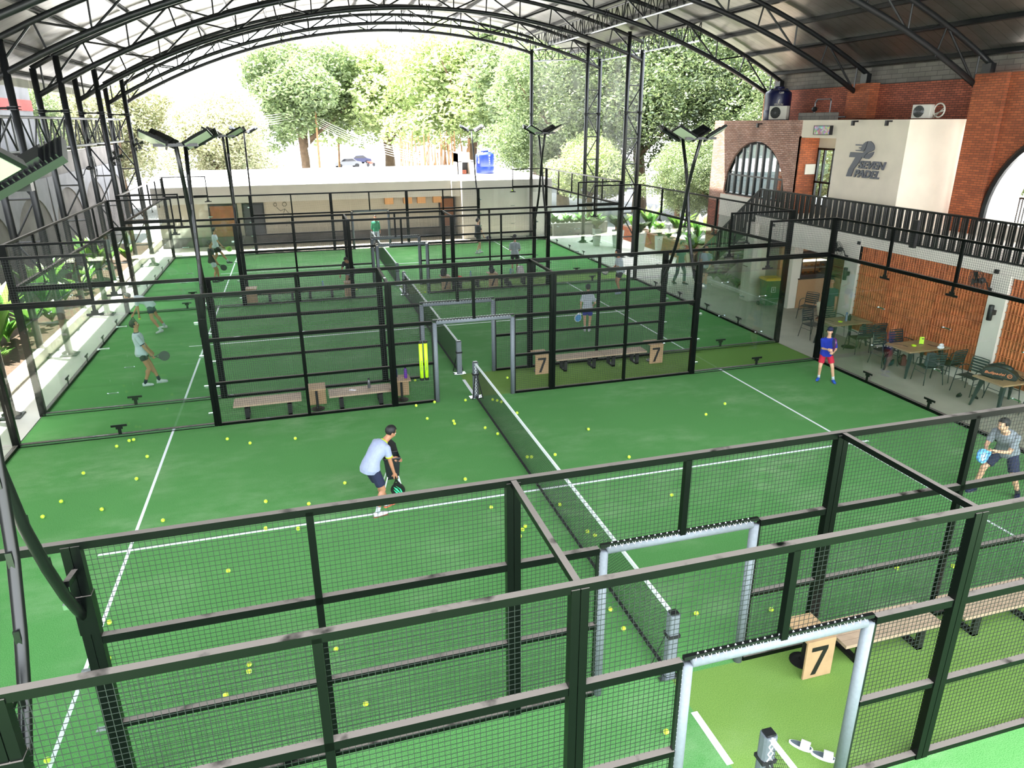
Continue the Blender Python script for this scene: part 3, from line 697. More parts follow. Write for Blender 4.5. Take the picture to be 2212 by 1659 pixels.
# fluted terracotta block facing
def tiles(y0,y1,label):
    t=thing('terracotta_screen',label,'wall cladding',group='terracotta block screens'); pit=.0885; row=.213
    n=int(round((y1-y0)/pit)); pit=(y1-y0)/n; k=12
    bk=MB().box(12.535,12.56,y0,y1,.32,2.86).build('backing',MT['terra_dark'],t)
    led=MB(); 
    for j in range(k+1): led.box(12.47,12.535,y0,y1,.32+j*row-.009,.32+j*row+.009) if .32+j*row<2.86 else None
    led.build('ledge',MT['terra'],t,)
    m=MB()
    for j in range(k):
        z0=.32+j*row+.012; z1=min(z0+row-.024,2.85)
        for i in range(n):
            y=y0+i*pit+.01; w=pit-.034
            vs=[(12.535,y,z0),(12.485,y+.006,z0),(12.475,y+w*.5,z0),(12.485,y+w-.006,z0),(12.535,y+w,z0)]
            vs+=[(a,b,z1) for a,b,_ in vs]
            m.add(vs,[(0,1,6,5),(1,2,7,6),(2,3,8,7),(3,4,9,8),(0,5,9,4),(5,6,7,8,9),(4,3,2,1,0)])
    m.build('tile_blocks',MT['terra'],t)
mat('terra',(200,116,70),.75,noise=.28,nscale=5); mat('terra_dark',(70,36,24),.9)
tiles(2.12,6.62,'fluted terracotta block wall behind the two complete tables'); tiles(-2.9,1.64,'fluted terracotta block wall behind the racket bag table')
# floor above and its railing
S('floor_mezzanine','plaster_white',(12.44,16.2,-10,12.1,3.1,3.16))
S('ceiling_cafe','plaster_white',(12.6,16.2,-10,12.1,2.9,3.1))
def rail(label,pts_fn,name='slat_railing'):
    pass
t=thing('slat_railing','long black vertical slat railing along the mezzanine edge','railing')
MB().box(12.46,12.54,-9,12.05,4.08,4.13).build('handrail',MT['frame_black'],t); MB().box(12.47,12.53,-9,12.05,3.17,3.21).build('bottom_rail',MT['frame_black'],t)
m=MB(); y=-9; i=0
while y<12.0:
    w=.07 if i%3==0 else .03
    m.box(12.485,12.515,y,y+w,3.2,4.09); y+=w+(.03 if i%3!=2 else .075); i+=1
m.build('slats',MT['frame_black'],t)
# terrace railing beyond the big arch
t=thing('terrace_railing','black terrace railing seen through the big brick arch','railing'); m=MB(); m.box(17.4,17.44,-2,7.1,4.15,4.2); y=-2
while y<7.1: m.box(17.4,17.44,y,y+.035,3.16,4.16); y+=.1
m.build('slats',MT['frame_black'],t)
# logo room
S('wall_logo','plaster_cream',(14.0,14.15,7.2,10.25,3.16,6.45),(14.0,14.15,10.25,12.1,5.86,6.45)); S('wall_logo_end','plaster_cream',(14.15,16.35,7.2,7.35,3.16,6.45))
S('wall_recess','brick_orange',(14.0,14.9,12.06,12.2,3.16,5.9)); S('ceiling_recess','plaster_cream',(14.15,16.35,7.35,17.8,6.3,6.44))
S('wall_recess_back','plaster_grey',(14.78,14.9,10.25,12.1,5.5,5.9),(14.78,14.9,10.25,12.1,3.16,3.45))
t=thing('window_1','x','window'); del t['label']; del t['category']; t['kind']='structure'
m=MB(); 
for y in(10.3,10.72,11.2,11.68,12.0): m.box(14.74,14.82,y-.035,y+.035,3.45,5.5)
for z in(3.47,4.3,5.46): m.box(14.74,14.82,10.27,12.05,z-.035,z+.035)
m.build('window_frame',MT['frame_black'],t); MB().box(14.775,14.785,10.27,12.05,3.45,5.5).build('window_pane',MT['glass_window'],t)
# arch wall
def arch_wall(name,x0,x1,y0,y1,z0,z1,cy,cz,r,mt,sill,squash=1.0):
    """brick wall with an arched opening, polygons between a rectangle and the arch"""
    m=MB(); n=28; A=[(cy+r*math.cos(PI*i/n),cz+squash*r*math.sin(PI*i/n)) for i in range(n+1)]
    def slab(poly): m.prism([(p[0],p[1]) for p in poly],(x0,0,0),(0,1,0),(0,0,1),x1-x0)
    slab([(y0,z0),(cy-r,z0),(cy-r,z1),(y0,z1)]); slab([(cy+r,z0),(y1,z0),(y1,z1),(cy+r,z1)])
    slab([(cy-r,z0),(cy+r,z0),(cy+r,sill),(cy-r,sill)])
    for i in range(n):
        a,b=A[i],A[i+1]; slab([(b[0],b[1]),(a[0],a[1]),(a[0],z1),(b[0],z1)])
    return struct(m.build(name,MT[mt]))
arch_wall('wall_arch',14.0,14.25,12.1,17.96,3.16,6.45,14.8,3.62,2.05,'brick_lit',3.5)
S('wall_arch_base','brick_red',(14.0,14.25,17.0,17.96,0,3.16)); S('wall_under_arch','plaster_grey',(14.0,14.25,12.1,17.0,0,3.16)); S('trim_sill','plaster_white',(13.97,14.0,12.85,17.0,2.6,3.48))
S('wall_arch_side','brick_red',(14.25,16.2,17.8,17.96,0,6.45))
t=empty('window_2'); t['kind']='structure'; m=MB(); 
n=28; m.tube([(14.1,14.8+2.0*math.cos(PI*i/n),3.6+2.0*math.sin(PI*i/n)) for i in range(n+1)],.05,6)
for k in range(9):
    y=12.95+k*.46; zz=3.6+math.sqrt(max(0,2.0**2-(y-14.8)**2)); m.box(14.05,14.15,y-.045,y+.045,3.5,zz)
m.box(14.06,14.14,12.8,16.8,4.28,4.34); m.box(14.05,14.15,12.8,16.8,3.48,3.56); m.build('window_frame',MT['frame_black'],t)
m=MB(); m.prism([(14.8+2.0*math.cos(PI*i/n),3.6+2.0*math.sin(PI*i/n)) for i in range(n+1)],(14.11,0,0),(0,1,0),(0,0,1),.01); m.build('window_pane',MT['glass_window'],t)
leafmat('curtain',(226,232,236),(226,232,236),.6); S('wall_reflection_sheet','curtain',(14.5,14.51,13.75,17.7,3.2,6.3)); S('wall_room_side','brick_orange',(14.3,15.0,13.6,13.75,3.2,6.3))  # added translucent white sheet, standing in for bright reflections in the arched panes
# high brick wall behind, with pilasters and grey block strip under the roof
S('wall_high','brick_red',(16.3,16.6,6.9,17.5,6.4,7.62)); S('wall_high_strip','blockwork',(16.45,16.6,-10,17.5,7.62,8.35))
S('wall_pilaster','brick_orange',(15.9,16.3,11.2,12.3,6.5,7.66),(15.85,16.3,5.9,6.95,3.16,7.7))
S('wall_high_end','brick_red',(16.0,16.6,17.35,17.5,6.45,7.5))
arch_wall('wall_big_arch',16.0,16.3,-6,6.0,3.16,7.7,3.35,3.75,2.5,'brick_orange',3.2)
t=empty('window_3'); t['kind']='structure'; m=MB(); m.tube([(15.98,3.35+2.5*math.cos(PI*i/28),3.75+2.5*math.sin(PI*i/28)) for i in range(29)],.1,6); m.tube([(15.98,5.85,3.2),(15.98,5.85,3.8)],.1,6); m.build('window_frame',MT['frame_black'],t)
m=MB(); n=28
for i in range(n):
    a,b=PI*i/n,PI*(i+1)/n; q=lambda t,r:(3.35+r*math.cos(t),3.75+r*math.sin(t))
    m.prism([q(a,2.44),q(b,2.44),q(b,2.6),q(a,2.6)],(16.06,0,0),(0,1,0),(0,0,1),1.1)
m.box(16.06,17.16,5.79,5.95,3.16,3.75); m.box(16.06,17.16,.75,.91,3.16,3.75); struct(m.build('wall_arch_reveal',MT['plaster_white'])); S('floor_outer_terrace','roof_white',(16.2,24,-8,17.3,3.0,3.15))
S('wall_parapet','plaster_white',(15.86,15.98,-6,5.9,3.16,3.55))
# brackets at truss ends
for y,l in((17,'by the navy tank'),(12,'over the logo room'),(7,'over the corner pilaster')):
    o=MB().box(16.25,16.5,y-.15,y+.15,7.5,8.0).build('steel_bearing',SD); tag(o,'steel box bearing carrying the truss end '+l,'bracket','steel bearings on the brick wall')
# logo
t=thing('wall_logo_sign','dark grey raised tennis ball seven logo reading SEVEN PADEL','sign',(13.97,0,0))
LA=[(9.253,5.697),(8.927,5.693),(8.889,5.735),(8.806,5.786),(8.739,5.804),(8.761,5.746),(8.773,5.64),(8.821,5.541),(8.88,5.486),(9.209,5.499),(9.226,5.52),(8.987,5.536),(8.989,5.568),(9.082,5.582),(9.087,5.607),(8.97,5.618),(8.955,5.66),(9.245,5.661)]
LB=[(9.437,5.449),(8.871,5.444),(8.794,5.525),(8.748,5.633),(8.728,5.755),(8.704,5.804),(8.623,5.806),(8.519,5.752),(8.445,5.681),(8.416,5.602),(8.429,5.54),(8.53,5.498),(8.65,5.461),(8.742,5.399),(8.787,5.337),(8.794,5.282),(8.894,5.316),(9.014,5.119),(9.171,4.943),(9.262,4.683),(9.483,4.677),(9.414,4.913),(9.302,5.089),(9.176,5.296),(9.466,5.288)]
LC=[(8.415,5.497),(8.566,5.451),(8.686,5.414),(8.756,5.354),(8.769,5.288),(8.712,5.266),(8.595,5.27),(8.493,5.332),(8.431,5.415)]
for nm,P in(('ball_mark',LA),('seven_mark',LB),('leaf_mark',LC)):
    MB().prism([(p[0],p[1]) for p in P],(-.02,0,0),(0,1,0),(0,0,1),.04).build(nm,MT['sign_grey'],t)
def text(name,s,mt,parent,loc,rot,w,h,ext=.01,shear=0,off=.0,font_h=.73):
    c=bpy.data.curves.new(name,'FONT'); c.body=s; c.extrude=ext; c.shear=shear; c.offset=off; c.size=1; c.resolution_u=3
    o=bpy.data.objects.new(name,c); COL.objects.link(o); dg=bpy.context.evaluated_depsgraph_get(); me=bpy.data.meshes.new_from_object(o.evaluated_get(dg)); bpy.data.objects.remove(o)
    xs=[v.co.x for v in me.vertices]; ys=[v.co.y for v in me.vertices]; x0,x1,y0,y1=min(xs),max(xs),min(ys),max(ys)
    for v in me.vertices: v.co.x=(v.co.x-x0)/(x1-x0)*w; v.co.y=(v.co.y-y0)/(y1-y0)*h
    me.materials.clear(); me.materials.append(MT[mt]); o=bpy.data.objects.new(name,me); COL.objects.link(o)
    if parent: o.parent=parent
    o.location=loc; o.rotation_euler=rot; return o
RW=(PI/2,0,-PI/2)   # reads along -y, faces -x
text('lettering','SEVEN','sign_grey',t,(-.015,8.98,4.955),RW,1.17,.25,.02,.25,.035)
text('lettering','PADEL','sign_grey',t,(-.015,9.12,4.677),RW,1.11,.245,.02,.25,.035)
# framed picture
t=thing('framed_picture','small framed colourful picture above the logo room window','picture',(13.97,10.9,6.12)); MB().box(-.1,.03,-.42,.42,-.15,.15).build('frame',MT['black'],t)
pm=mat('picture_print',(150,130,90),.6); nt=pm.node_tree; v=N(nt,'ShaderNodeTexVoronoi'); v.inputs['Scale'].default_value=14; tc=N(nt,'ShaderNodeTexCoord'); nt.links.new(tc.outputs['Object'],v.inputs['Vector'])
mx=N(nt,'ShaderNodeMix',data_type='RGBA'); mx.inputs[0].default_value=.55; mx.inputs[6].default_value=srgb(170,160,130); nt.links.new(v.outputs['Color'],mx.inputs[7]); nt.links.new(mx.outputs[2],nt.nodes['Principled BSDF'].inputs['Base Color'])
MB().box(-.112,-.1,-.4,.36,-.13,.13).build('print',pm,t)
# wall spot lamps and white box
lampn=0
for x,y,z,l in((13.95,14.55,6.25,'on the pale brick above the arched window'),(13.95,9.35,6.33,'above the logo, on the window side'),(13.95,7.9,6.33,'above the logo, close to the corner')):
    m=MB(); m.box(-.16,.04,-.03,.03,.05,.1); m.box(-.18,-.1,-.04,.04,-.06,.1); o=m.build('spot_lamp',MT['black']); o.location=(x,y,z); tag(o,'small black arm spot lamp '+l,'wall lamp','small arm spot lamps')
o=MB().box(-.04,0,-.22,.22,-.18,.18).build('switch_panel',MT['ac_white'],bevel=.01); o.location=(14.5,12.05,4.75); o.rotation_euler=(0,0,PI/2); tag(o,'white square control panel on the recessed brick wall','panel')
for y,l in((6.92,'on the white pier next to the cafe'),(1.85,'on the white pier between the terracotta walls')):
    t=thing('wall_sconce','black cylinder up-down wall light '+l,'wall lamp',(12.4,y,1.98),0,'black cylinder wall lights')
    m=MB(); m.lathe([(.055,-.19),(.06,-.18),(.06,.18),(.055,.19)],(-.14,0,0),14); m.build('lamp_body',MT['black'],t,smooth=True); MB().box(-.1,0,-.045,.045,-.06,.06).build('mount',MT['black'],t)
for y,z in((6.7,2.95),(2.05,2.95),(10.9,2.95)):
    m=MB().box(-.03,.02,-.05,.05,-.05,.05); 
    if y<10: m.tube([(-.01,0,-.05),(-.01,.02,-.3)],.004,4)
    o=m.build('wall_socket',MT['black']); o.location=(12.42,y,z); tag(o,'small black socket on the white fascia '+('above the sconce pier by the cafe' if y==6.7 else 'above the pier between terracotta walls' if y<3 else 'by the staircase'),'socket','black fascia sockets')
# staircase
t=thing('staircase','dark open-tread steel staircase rising to the mezzanine','stairs'); n=15
for i in range(n):
    y=16.05-i*.27; z=(i+1)*3.1/(n+1)
    MB().box(12.6,13.7,y-.29,y,z-.05,z).build('tread',MT['tread'] if 'tread' in MT else mat('tread',(74,62,56),.6),t)
for x in(12.55,13.75): m=MB(); m.bar((x,16.25,.0),(x,12.05,3.05),.05,.26); m.build('stringer',FB,t)
m=MB(); m.bar((12.5,16.2,.95),(12.5,12.05,4.08),.05,.06); m.build('handrail',FB,t)
m=MB(); y=12.1;i=0
while y<16.2:
    w=.07 if i%3==0 else .03
    zt=4.08-(y-12.05)*(3.13/4.15); m.box(12.485,12.515,y,y+w,zt-1.0,zt); y+=w+(.03 if i%3!=2 else .075); i+=1
m.build('slats',FB,t)
# cafe
S('wall_cafe_back','brick_orange',(15.6,15.8,7,12,0,2.9)); S('wall_cafe_end','counter_wood',(13.4,15.6,11.6,11.75,0,2.9)); S('wall_cafe_low','plywood',(13.6,13.7,7.3,8.6,0,1.25))
S('wall_cafe_brick','brick_orange',(13.6,13.72,7.3,8.6,1.25,2.9))
t=thing('cafe_counter','wood slat cafe counter carrying the lit glass display case','counter',(13.3,10.32,0)); MB().box(0,1.5,0,.6,0,1.05).build('front',MT['counter_wood'],t); MB().box(-.02,1.55,-.03,.63,1.05,1.09).build('top',MT['black'],t)
MB().box(1.5,2.3,-.5,.1,0,1.05).build('side_panel',MT['plywood'],t)
t=thing('display_case','glass bakery display case with lit shelves on the wooden counter','display case',(13.35,10.35,1.09)); 
m=MB(); m.box(0,1.25,0,.5,0,.12); m.box(0,1.25,0,.5,.78,.88); m.box(0,.05,0,.5,.1,.8); m.box(1.2,1.25,0,.5,.1,.8); m.box(.6,.63,0,.02,.1,.8); m.build('frame',MT['black'],t)
m=MB(); m.box(.05,1.2,.05,.45,.33,.35); m.box(.05,1.2,.05,.45,.56,.58); m.build('shelf',MT['case_light'],t)
MB().box(.08,1.17,.1,.3,.76,.78).build('light_strip',mat('case_lamp',(255,240,214),.5,emis=6),t); MB().box(.05,1.2,.0,.01,.12,.78).build('front_glass',MT['glass_window'],t)
m=MB()
for k in range(9): m.sph((.15+k*.12,.22,.16 if k%2 else .4),(.045,.06,.03),8,6)
m.build('pastries',MT['ember'],t)['kind']='stuff'
# rubbish bin
t=thing('wheelie_bin','green wheeled rubbish bin with a yellow lid beside the pier','bin',(12.6,10.95,0),R(-8)); m=MB(); m.add([(-.24,-.2,.05),(.24,-.2,.05),(.24,.2,.05),(-.24,.2,.05),(-.31,-.27,.98),(.31,-.27,.98),(.31,.27,.98),(-.31,.27,.98)],[(0,3,2,1),(4,5,6,7),(0,1,5,4),(1,2,6,5),(2,3,7,6),(3,0,4,7)]); m.build('bin_body',MT['bin_green'],t,bevel=.02)
m=MB(); m.box(-.33,.33,-.3,.3,.98,1.03); m.box(-.3,.3,-.26,.26,1.03,1.07); m.build('lid',MT['bin_yellow'],t,bevel=.01)
m=MB(); m.box(-.08,.08,-.262,-.245,.55,.75); m.build('sticker_frame',MT['white_tape'],t); m=MB(); m.box(-.065,.065,-.268,-.255,.565,.735); st=m.build('sticker',MT['bin_green'],t); m=MB(); m.sph((-.0,-.272,.7),(.014,.004,.014)); m.bar((0,-.272,.68),(0,-.272,.61),.02,.004); m.bar((0,-.272,.66),(-.04,-.272,.63),.01,.004); m.build('bin_symbol',MT['white_tape'],st)
for s in(-1,1): MB().tube([(s*.28,.2,.06),(s*.33,.2,.06)],.08,12).build('wheel',MT['rubber'],t)
o=MB().tube([(0,0,1.6),(.02,0,1.2),(.0,0,.95)],.006,5).tube([(0,0,1.6),(-.08,0,1.75),(-.15,0,1.68),(-.2,0,1.85)],.01,5).tube([(0,0,1.6),(.1,0,1.72),(.3,0,1.62)],.01,5).build('cable',MT['black']); o.location=(12.9,11.74,.8); tag(o,'loose black cable hanging on the wall above the green bin','cable')
# roof-top equipment
def tank(label,loc,mt,r,h,txt):
    t=thing('water_tank',label,'tank',loc); m=MB(); m.lathe([(r*.98,0),(r,.04),(r,h*.3),(r*.985,h*.31),(r,h*.33),(r,h*.8),(r*.95,h*.86),(r*.55,h*.95),(r*.4,h*.96)],n=32); m.build('tank_body',MT[mt],t,smooth=True)
    m=MB(); m.lathe([(r*.4,h*.95),(r*.42,h),(r*.36,h*1.03),(0.001,h*1.04)],n=20); 
    for k in range(6): m.sph((r*.62*math.cos(k*PI/3),r*.62*math.sin(k*PI/3),h*.92),(r*.13,r*.13,h*.05),8,6)
    m.build('lid',MT[mt],t,smooth=True); return t
t=tank('navy blue water tank on the roof above the pale brick',(15.45,15.75,6.45),'tank_navy',.52,1.25,'')
o=text('lettering','PENGUIN','ac_white',t,(-.545,.02,.55),(PI/2,0,R(-62)),.34,.09,.004); o.location=(-.40,-.36,.55); o.rotation_euler=(PI/2,0,R(-48))
o=text('lettering','1200','ac_white',t,(-.3,-.45,1.0),(PI/2,0,R(-35)),.18,.07,.004)
m=MB(); m.sph((-.27,-.46,.72),(.03,.015,.09),8,6,M.Rotation(.3,3,'Y')); m.build('bird_mark',MT['ac_white'],t)
def ac(label,loc,rz,s=1):
    t=thing('air_conditioner',label,'air conditioner',loc,rz,'outdoor air conditioner units'); MB().box(-.42*s,.42*s,-.15*s,.15*s,.03,.62*s).build('casing',MT['ac_white'],t,bevel=.015)
    m=MB(); m.lathe([(.24*s,0),(.25*s,.01)],(-.1*s,-.151*s,.33*s),24,M.Rotation(PI/2,3,'X')); m.build('fan_disc',MT['glass_dark'],t); m=MB()
    for q in range(1,7): m.tube([(-.1*s+.04*q*s*math.cos(a*PI/12),-.175*s,.33*s+.04*q*s*math.sin(a*PI/12)) for a in range(25)],.004,4,False)
    for q in range(8): a=q*PI/8; m.bar((-.1*s-.24*s*math.cos(a),-.175*s,.33*s-.24*s*math.sin(a)),(-.1*s+.24*s*math.cos(a),-.175*s,.33*s+.24*s*math.sin(a)),.005,.005)
    m.build('fan_guard',MT['grey_metal'],t); MB().box(-.43*s,-.4*s,-.1*s,.1*s,.1,.55*s).build('side_grille',MT['grey_metal'],t); return t
ac('air conditioner unit in front of the navy water tank',(14.75,14.6,6.45),R(-62),.85)
ac('air conditioner unit on the logo room roof, pipe looped behind it',(15.2,8.0,6.45),R(-75),.7)
o=MB().tube([(.1,-.1,.1)]+[(.1,-.42-.2*math.cos(a*PI/8),.26+.2*math.sin(a*PI/8)) for a in range(18)]+[(.05,-.3,.05)],.022,8).build('pipe_loop',MT['ac_white'],smooth=True); o.location=(15.25,7.95,6.45); tag(o,'looped insulated pipe behind the air conditioner on the logo room roof','pipe')
t=thing('pump','small black water pump with grey pipe arch on the roof','pump',(15.2,13.6,6.45)); m=MB(); m.tube([(0,0,.12),(0,-.4,.12)],.09,12); m.sph((0,-.5,.12),.12); m.build('motor',MT['black_plastic'],t); m=MB(); m.tube([(0,-.5,.15),(0,-.5,.6),(0,-.6,.72),(0,-1.3,.72),(0,-1.35,.65),(0,-1.35,.1),(0,-2.2,.1)],.025,8); m.build('pipe',MT['grey_metal'],t); m=MB(); m.sph((0,-.5,.38),.1); m.build('pressure_ball',MT['black_plastic'],t)
o=MB().box(14.6,14.9,11.4,13.2,6.44,6.7).build('block_plinth',MT['blockwork']); tag(o,'low grey block plinth by the rooftop pump','plinth')
# ================================================================ low white building behind the courts
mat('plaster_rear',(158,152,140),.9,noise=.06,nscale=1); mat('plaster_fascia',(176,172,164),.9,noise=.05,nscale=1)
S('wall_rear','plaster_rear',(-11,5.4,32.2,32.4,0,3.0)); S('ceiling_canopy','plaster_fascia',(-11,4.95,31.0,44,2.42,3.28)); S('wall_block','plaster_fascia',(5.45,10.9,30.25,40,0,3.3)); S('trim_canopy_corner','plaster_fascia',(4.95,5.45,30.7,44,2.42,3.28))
S('ceiling_parapet','roof_white',(-11,10.9,44,44.3,3.28,3.42)); struct(MB().box(-11,10.9,31.0,44,3.28,3.31).build('ceiling_deck',MT['roof_white']))
S('wall_rear_base','wall_concrete',(-11,5.4,32.05,32.2,0,.5))
for x0,x1,mt,n in((-8.35,-7.0,'door_brown','door_1'),(-6.6,-5.6,'door_dark','door_2'),(4.5,5.3,'door_brown','door_3')):
    e=empty(n); e['kind']='structure'; m=MB(); m.box(x0-.08,x1+.08,32.1,32.2,2.18,2.28); m.box(x0-.08,x0,32.1,32.2,0,2.2); m.box(x1,x1+.08,32.1,32.2,0,2.2); m.build('door_frame',MT['frame_black'],e); MB().box(x0,x1,32.14,32.19,0,2.18).build('door_leaf',MT[mt],e)
    m=MB(); m.tube([(x1-.12,32.1,1.0),(x1-.12,32.1,1.2)],.015,6); m.build('door_handle',MT['chrome'],e)
first=None
for i,(x,l) in enumerate(((1.45,'first from the doors end'),(2.55,'second from the doors end'),(3.35,'third from the doors end'),(4.3,'next to the brown corner door'))):
    o=MB().box(x-.24,x+.24,31.85,32.19,1.98,2.4).build('wooden_box',MT['cardboard']); tag(o,'square tan wooden box on the rear wall, '+l,'box','tan boxes on the rear wall')
# line drawings painted on the wall
def art(pts_list,x,z,l):
    m=MB()
    for pts in pts_list: m.tube([(x+a*.5,32.17,z+b*.5) for a,b in pts],.011,5)
    o=m.build('wall_drawing',MT['black']); tag(o,l,'wall art','line drawings of padel players')
circ=lambda cx,cy,r:[(cx+r*math.cos(k*PI/8),cy+r*math.sin(k*PI/8)) for k in range(17)]
art([circ(0,1.9,.22),circ(-1.0,1.9,.18),[(-.9,1.6),(-.5,1.2),(0,1.4),(.3,1.0),(.7,.6)],[(0,1.4),(-.2,.9),(-.3,.4)],[(.1,.1),(0,-.5)],[(.3,.1),(.4,-.3),(.6,-.5)]],-4.4,1.2,'thin black line drawing of a player on the wall beside the dark door')
art([circ(0,1.4,.2),[(0,1.2),(-.1,.6),(.1,.1),(-.2,-.6)],[(.1,.1),(.4,-.5)],[(0,1.0),(.5,.8),(.5,1.2)]],5.1,1.2,'thin black line drawing of a player on the wall beside the corner door') if 0 else None
t=tank('bright blue water tank on the low white building roof','' and 0 or (8.3,36,3.31),'tank_blue',.6,1.4,'')
o=text('lettering','A N T I','white_tape',t,(.12,-.6,1.0),(PI/2,PI/2,R(12)),.4,.07,.004); m=MB(); m.sph((.16,-.58,1.12),(.05,.02,.05)); m.sph((-.5,-.33,1.12),(.04,.04,.05)); m.box(-.5,-.47,-.37,-.33,.75,1.0); m.sph((-.49,-.35,.72),(.06,.04,.08)); m.build('white_marks',MT['white_tape'],t)
t=thing('roof_hut','small white roof shed with an open dark hatch beside the blue tank','shed',(6.9,36,3.31)); m=MB(); m.box(-.55,-.5,-.6,.6,0,1.3); m.box(.3,.5,-.6,.6,0,.8); m.box(-.55,.5,.5,.6,0,1.3); m.box(-.55,.5,-.6,.6,.75,.85); m.box(-.55,0,-.6,.6,.85,1.35); m.box(-.55,-.25,-.6,-.5,0,.8); m.build('shell',MT['plaster_white'],t); MB().box(-.2,.1,-.3,-.1,0,.25).build('brick_pile',MT['brick_red'],t); MB().box(-.25,.3,.3,.48,0,.75).build('interior_shade',MT['black'],t)  # black box inside the open hatch stands in for the shade there
# far brick flank behind column side, boundary wall
S('wall_plantside','wall_concrete',(-14.3,-14.0,-14,40,-.1,5.25))
m=MB()
for k in range(10):
    c=-8+k*5.1; P=[(c-2.35,.0)]+[(c+2.35*-math.cos(PI*i/16),1.6+1.9*math.sin(PI*i/16)) for i in range(17)]+[(c+2.35,0)]
    # lighter plaster patch above each arch
    out=[(c-2.5,4.3)]+[(c-2.35*math.cos(PI*i/16),1.75+1.95*math.sin(PI*i/16)) for i in range(17)]+[(c+2.5,4.3)]
    m.prism(out,(-13.99,0,0),(0,1,0),(0,0,1),.03)
struct(m.build('wall_plaster_patch',MT['render_light']))
S('trim_bed_curb','curb',(-11.45,-11.25,-14,34,-.05,.3)); S('floor_bed','soil',(-14,-11.45,-14,34,-.05,.12))
# distant hall with red and white wall
S('wall_mural','render_light',(-16.5,-16.2,21,33.3,0,9.9)); 
for z0,z1 in((8.2,9.2),(7.1,7.6)): S('trim_mural','red_paint',(-16.2,-16.17,22,33.3,z0,z1))
S('floor_ground','asphalt',(-120,140,-40,220,-.2,-.1))
# ================================================================ trees and plants
def crown_mesh(name,mt,blobs,n,leaf,seed):
    rd=random.Random(seed); m=MB(); tot=sum(b[3]**2 for b in blobs)
    for (bx,by,bz,r) in blobs:
        k=int(n*r*r/tot)
        for _ in range(k):
            d=V((rd.gauss(0,1),rd.gauss(0,1),rd.gauss(0,.8))).normalized(); rr=r*(.55+.45*rd.random()**.5)*(1+.18*math.sin(d.x*7+bx)*math.cos(d.z*6+by))
            p=V((bx,by,bz))+V((d.x,d.y,d.z*.8))*rr
            a=V((rd.gauss(0,1),rd.gauss(0,1),rd.gauss(0,.6))).normalized(); b=a.cross(V((rd.gauss(0,1),rd.gauss(0,1),rd.gauss(0,1)))).normalized()
            s=leaf*(.6+.8*rd.random()); a*=s; b*=s*.5
            m.add([p-a,p+b*.9,p+a,p-b*.9],[(0,1,2,3)])
    me=bpy.data.meshes.new(name); me.from_pydata(m.v,[],m.f); me.materials.append(MT[mt]); me.update(); return me
def blobs(seed,n,R_,H,r0):
    rd=random.Random(seed); out=[]
    for i in range(n):
        a=rd.random()*2*PI; q=rd.random()**.6; h=rd.random()
        out.append((R_*q*math.cos(a)*(1-.4*h),R_*q*math.sin(a)*(1-.4*h),H*(.35+.6*h),r0*(.7+.6*rd.random())))
    return out
CRM={}
CRM['mid']=crown_mesh('crown_mid','leaf_mid',blobs(1,26,4.2,9,1.9),42000,.15,1)
CRM['bright']=crown_mesh('crown_bright','leaf_bright',blobs(2,26,4.4,8.5,2.0),40000,.15,2)
CRM['dark']=crown_mesh('crown_dark','leaf_dark',blobs(3,28,4.0,9.5,1.9),42000,.14,3)
CRM['autumn']=crown_mesh('crown_autumn','leaf_autumn',blobs(4,24,4.2,8,1.9),60000,.105,4)
CRM['fine']=crown_mesh('crown_fine','leaf_dark',blobs(3,30,4.2,9.5,1.8),95000,.085,5)
CRM['finemid']=crown_mesh('crown_fine_mid','leaf_mid',blobs(7,28,4.3,9,1.9),85000,.09,6)
def trunk_mesh(seed):
    rd=random.Random(seed); m=MB(); m.tube([(0,0,-.1),(.1,.05,1.5),(.0,.2,3.0),(.2,.1,4.6)],[.42,.33,.28,.2],10)
    for i in range(7):
        a=rd.random()*6.28; z=2.4+rd.random()*1.6; L=2.2+rd.random()*2
        m.tube([(0,.1,z),(L*.5*math.cos(a),L*.5*math.sin(a),z+1.4),(L*math.cos(a),L*math.sin(a),z+3.2)],[.15,.09,.04],7)
    return m
TR=[trunk_mesh(s) for s in(1,2)]
trm=[t.build('tmp',MT['bark']) for t in TR]; trd=[o.data for o in trm]
for o in trm: bpy.data.objects.remove(o)
def tree(kind,x,y,s,rz,label,z=0,sz=None,group='trees beyond the courts'):
    t=thing('tree',label,'tree',(x,y,z),rz,group); t.scale=(s,s,sz or s)
    c=bpy.data.objects.new('crown',CRM[kind]); COL.objects.link(c); c.parent=t; c.rotation_euler=(0,0,rz*3)
    k=bpy.data.objects.new('trunk',trd[int(abs(x))%2]); COL.objects.link(k); k.parent=t; return t
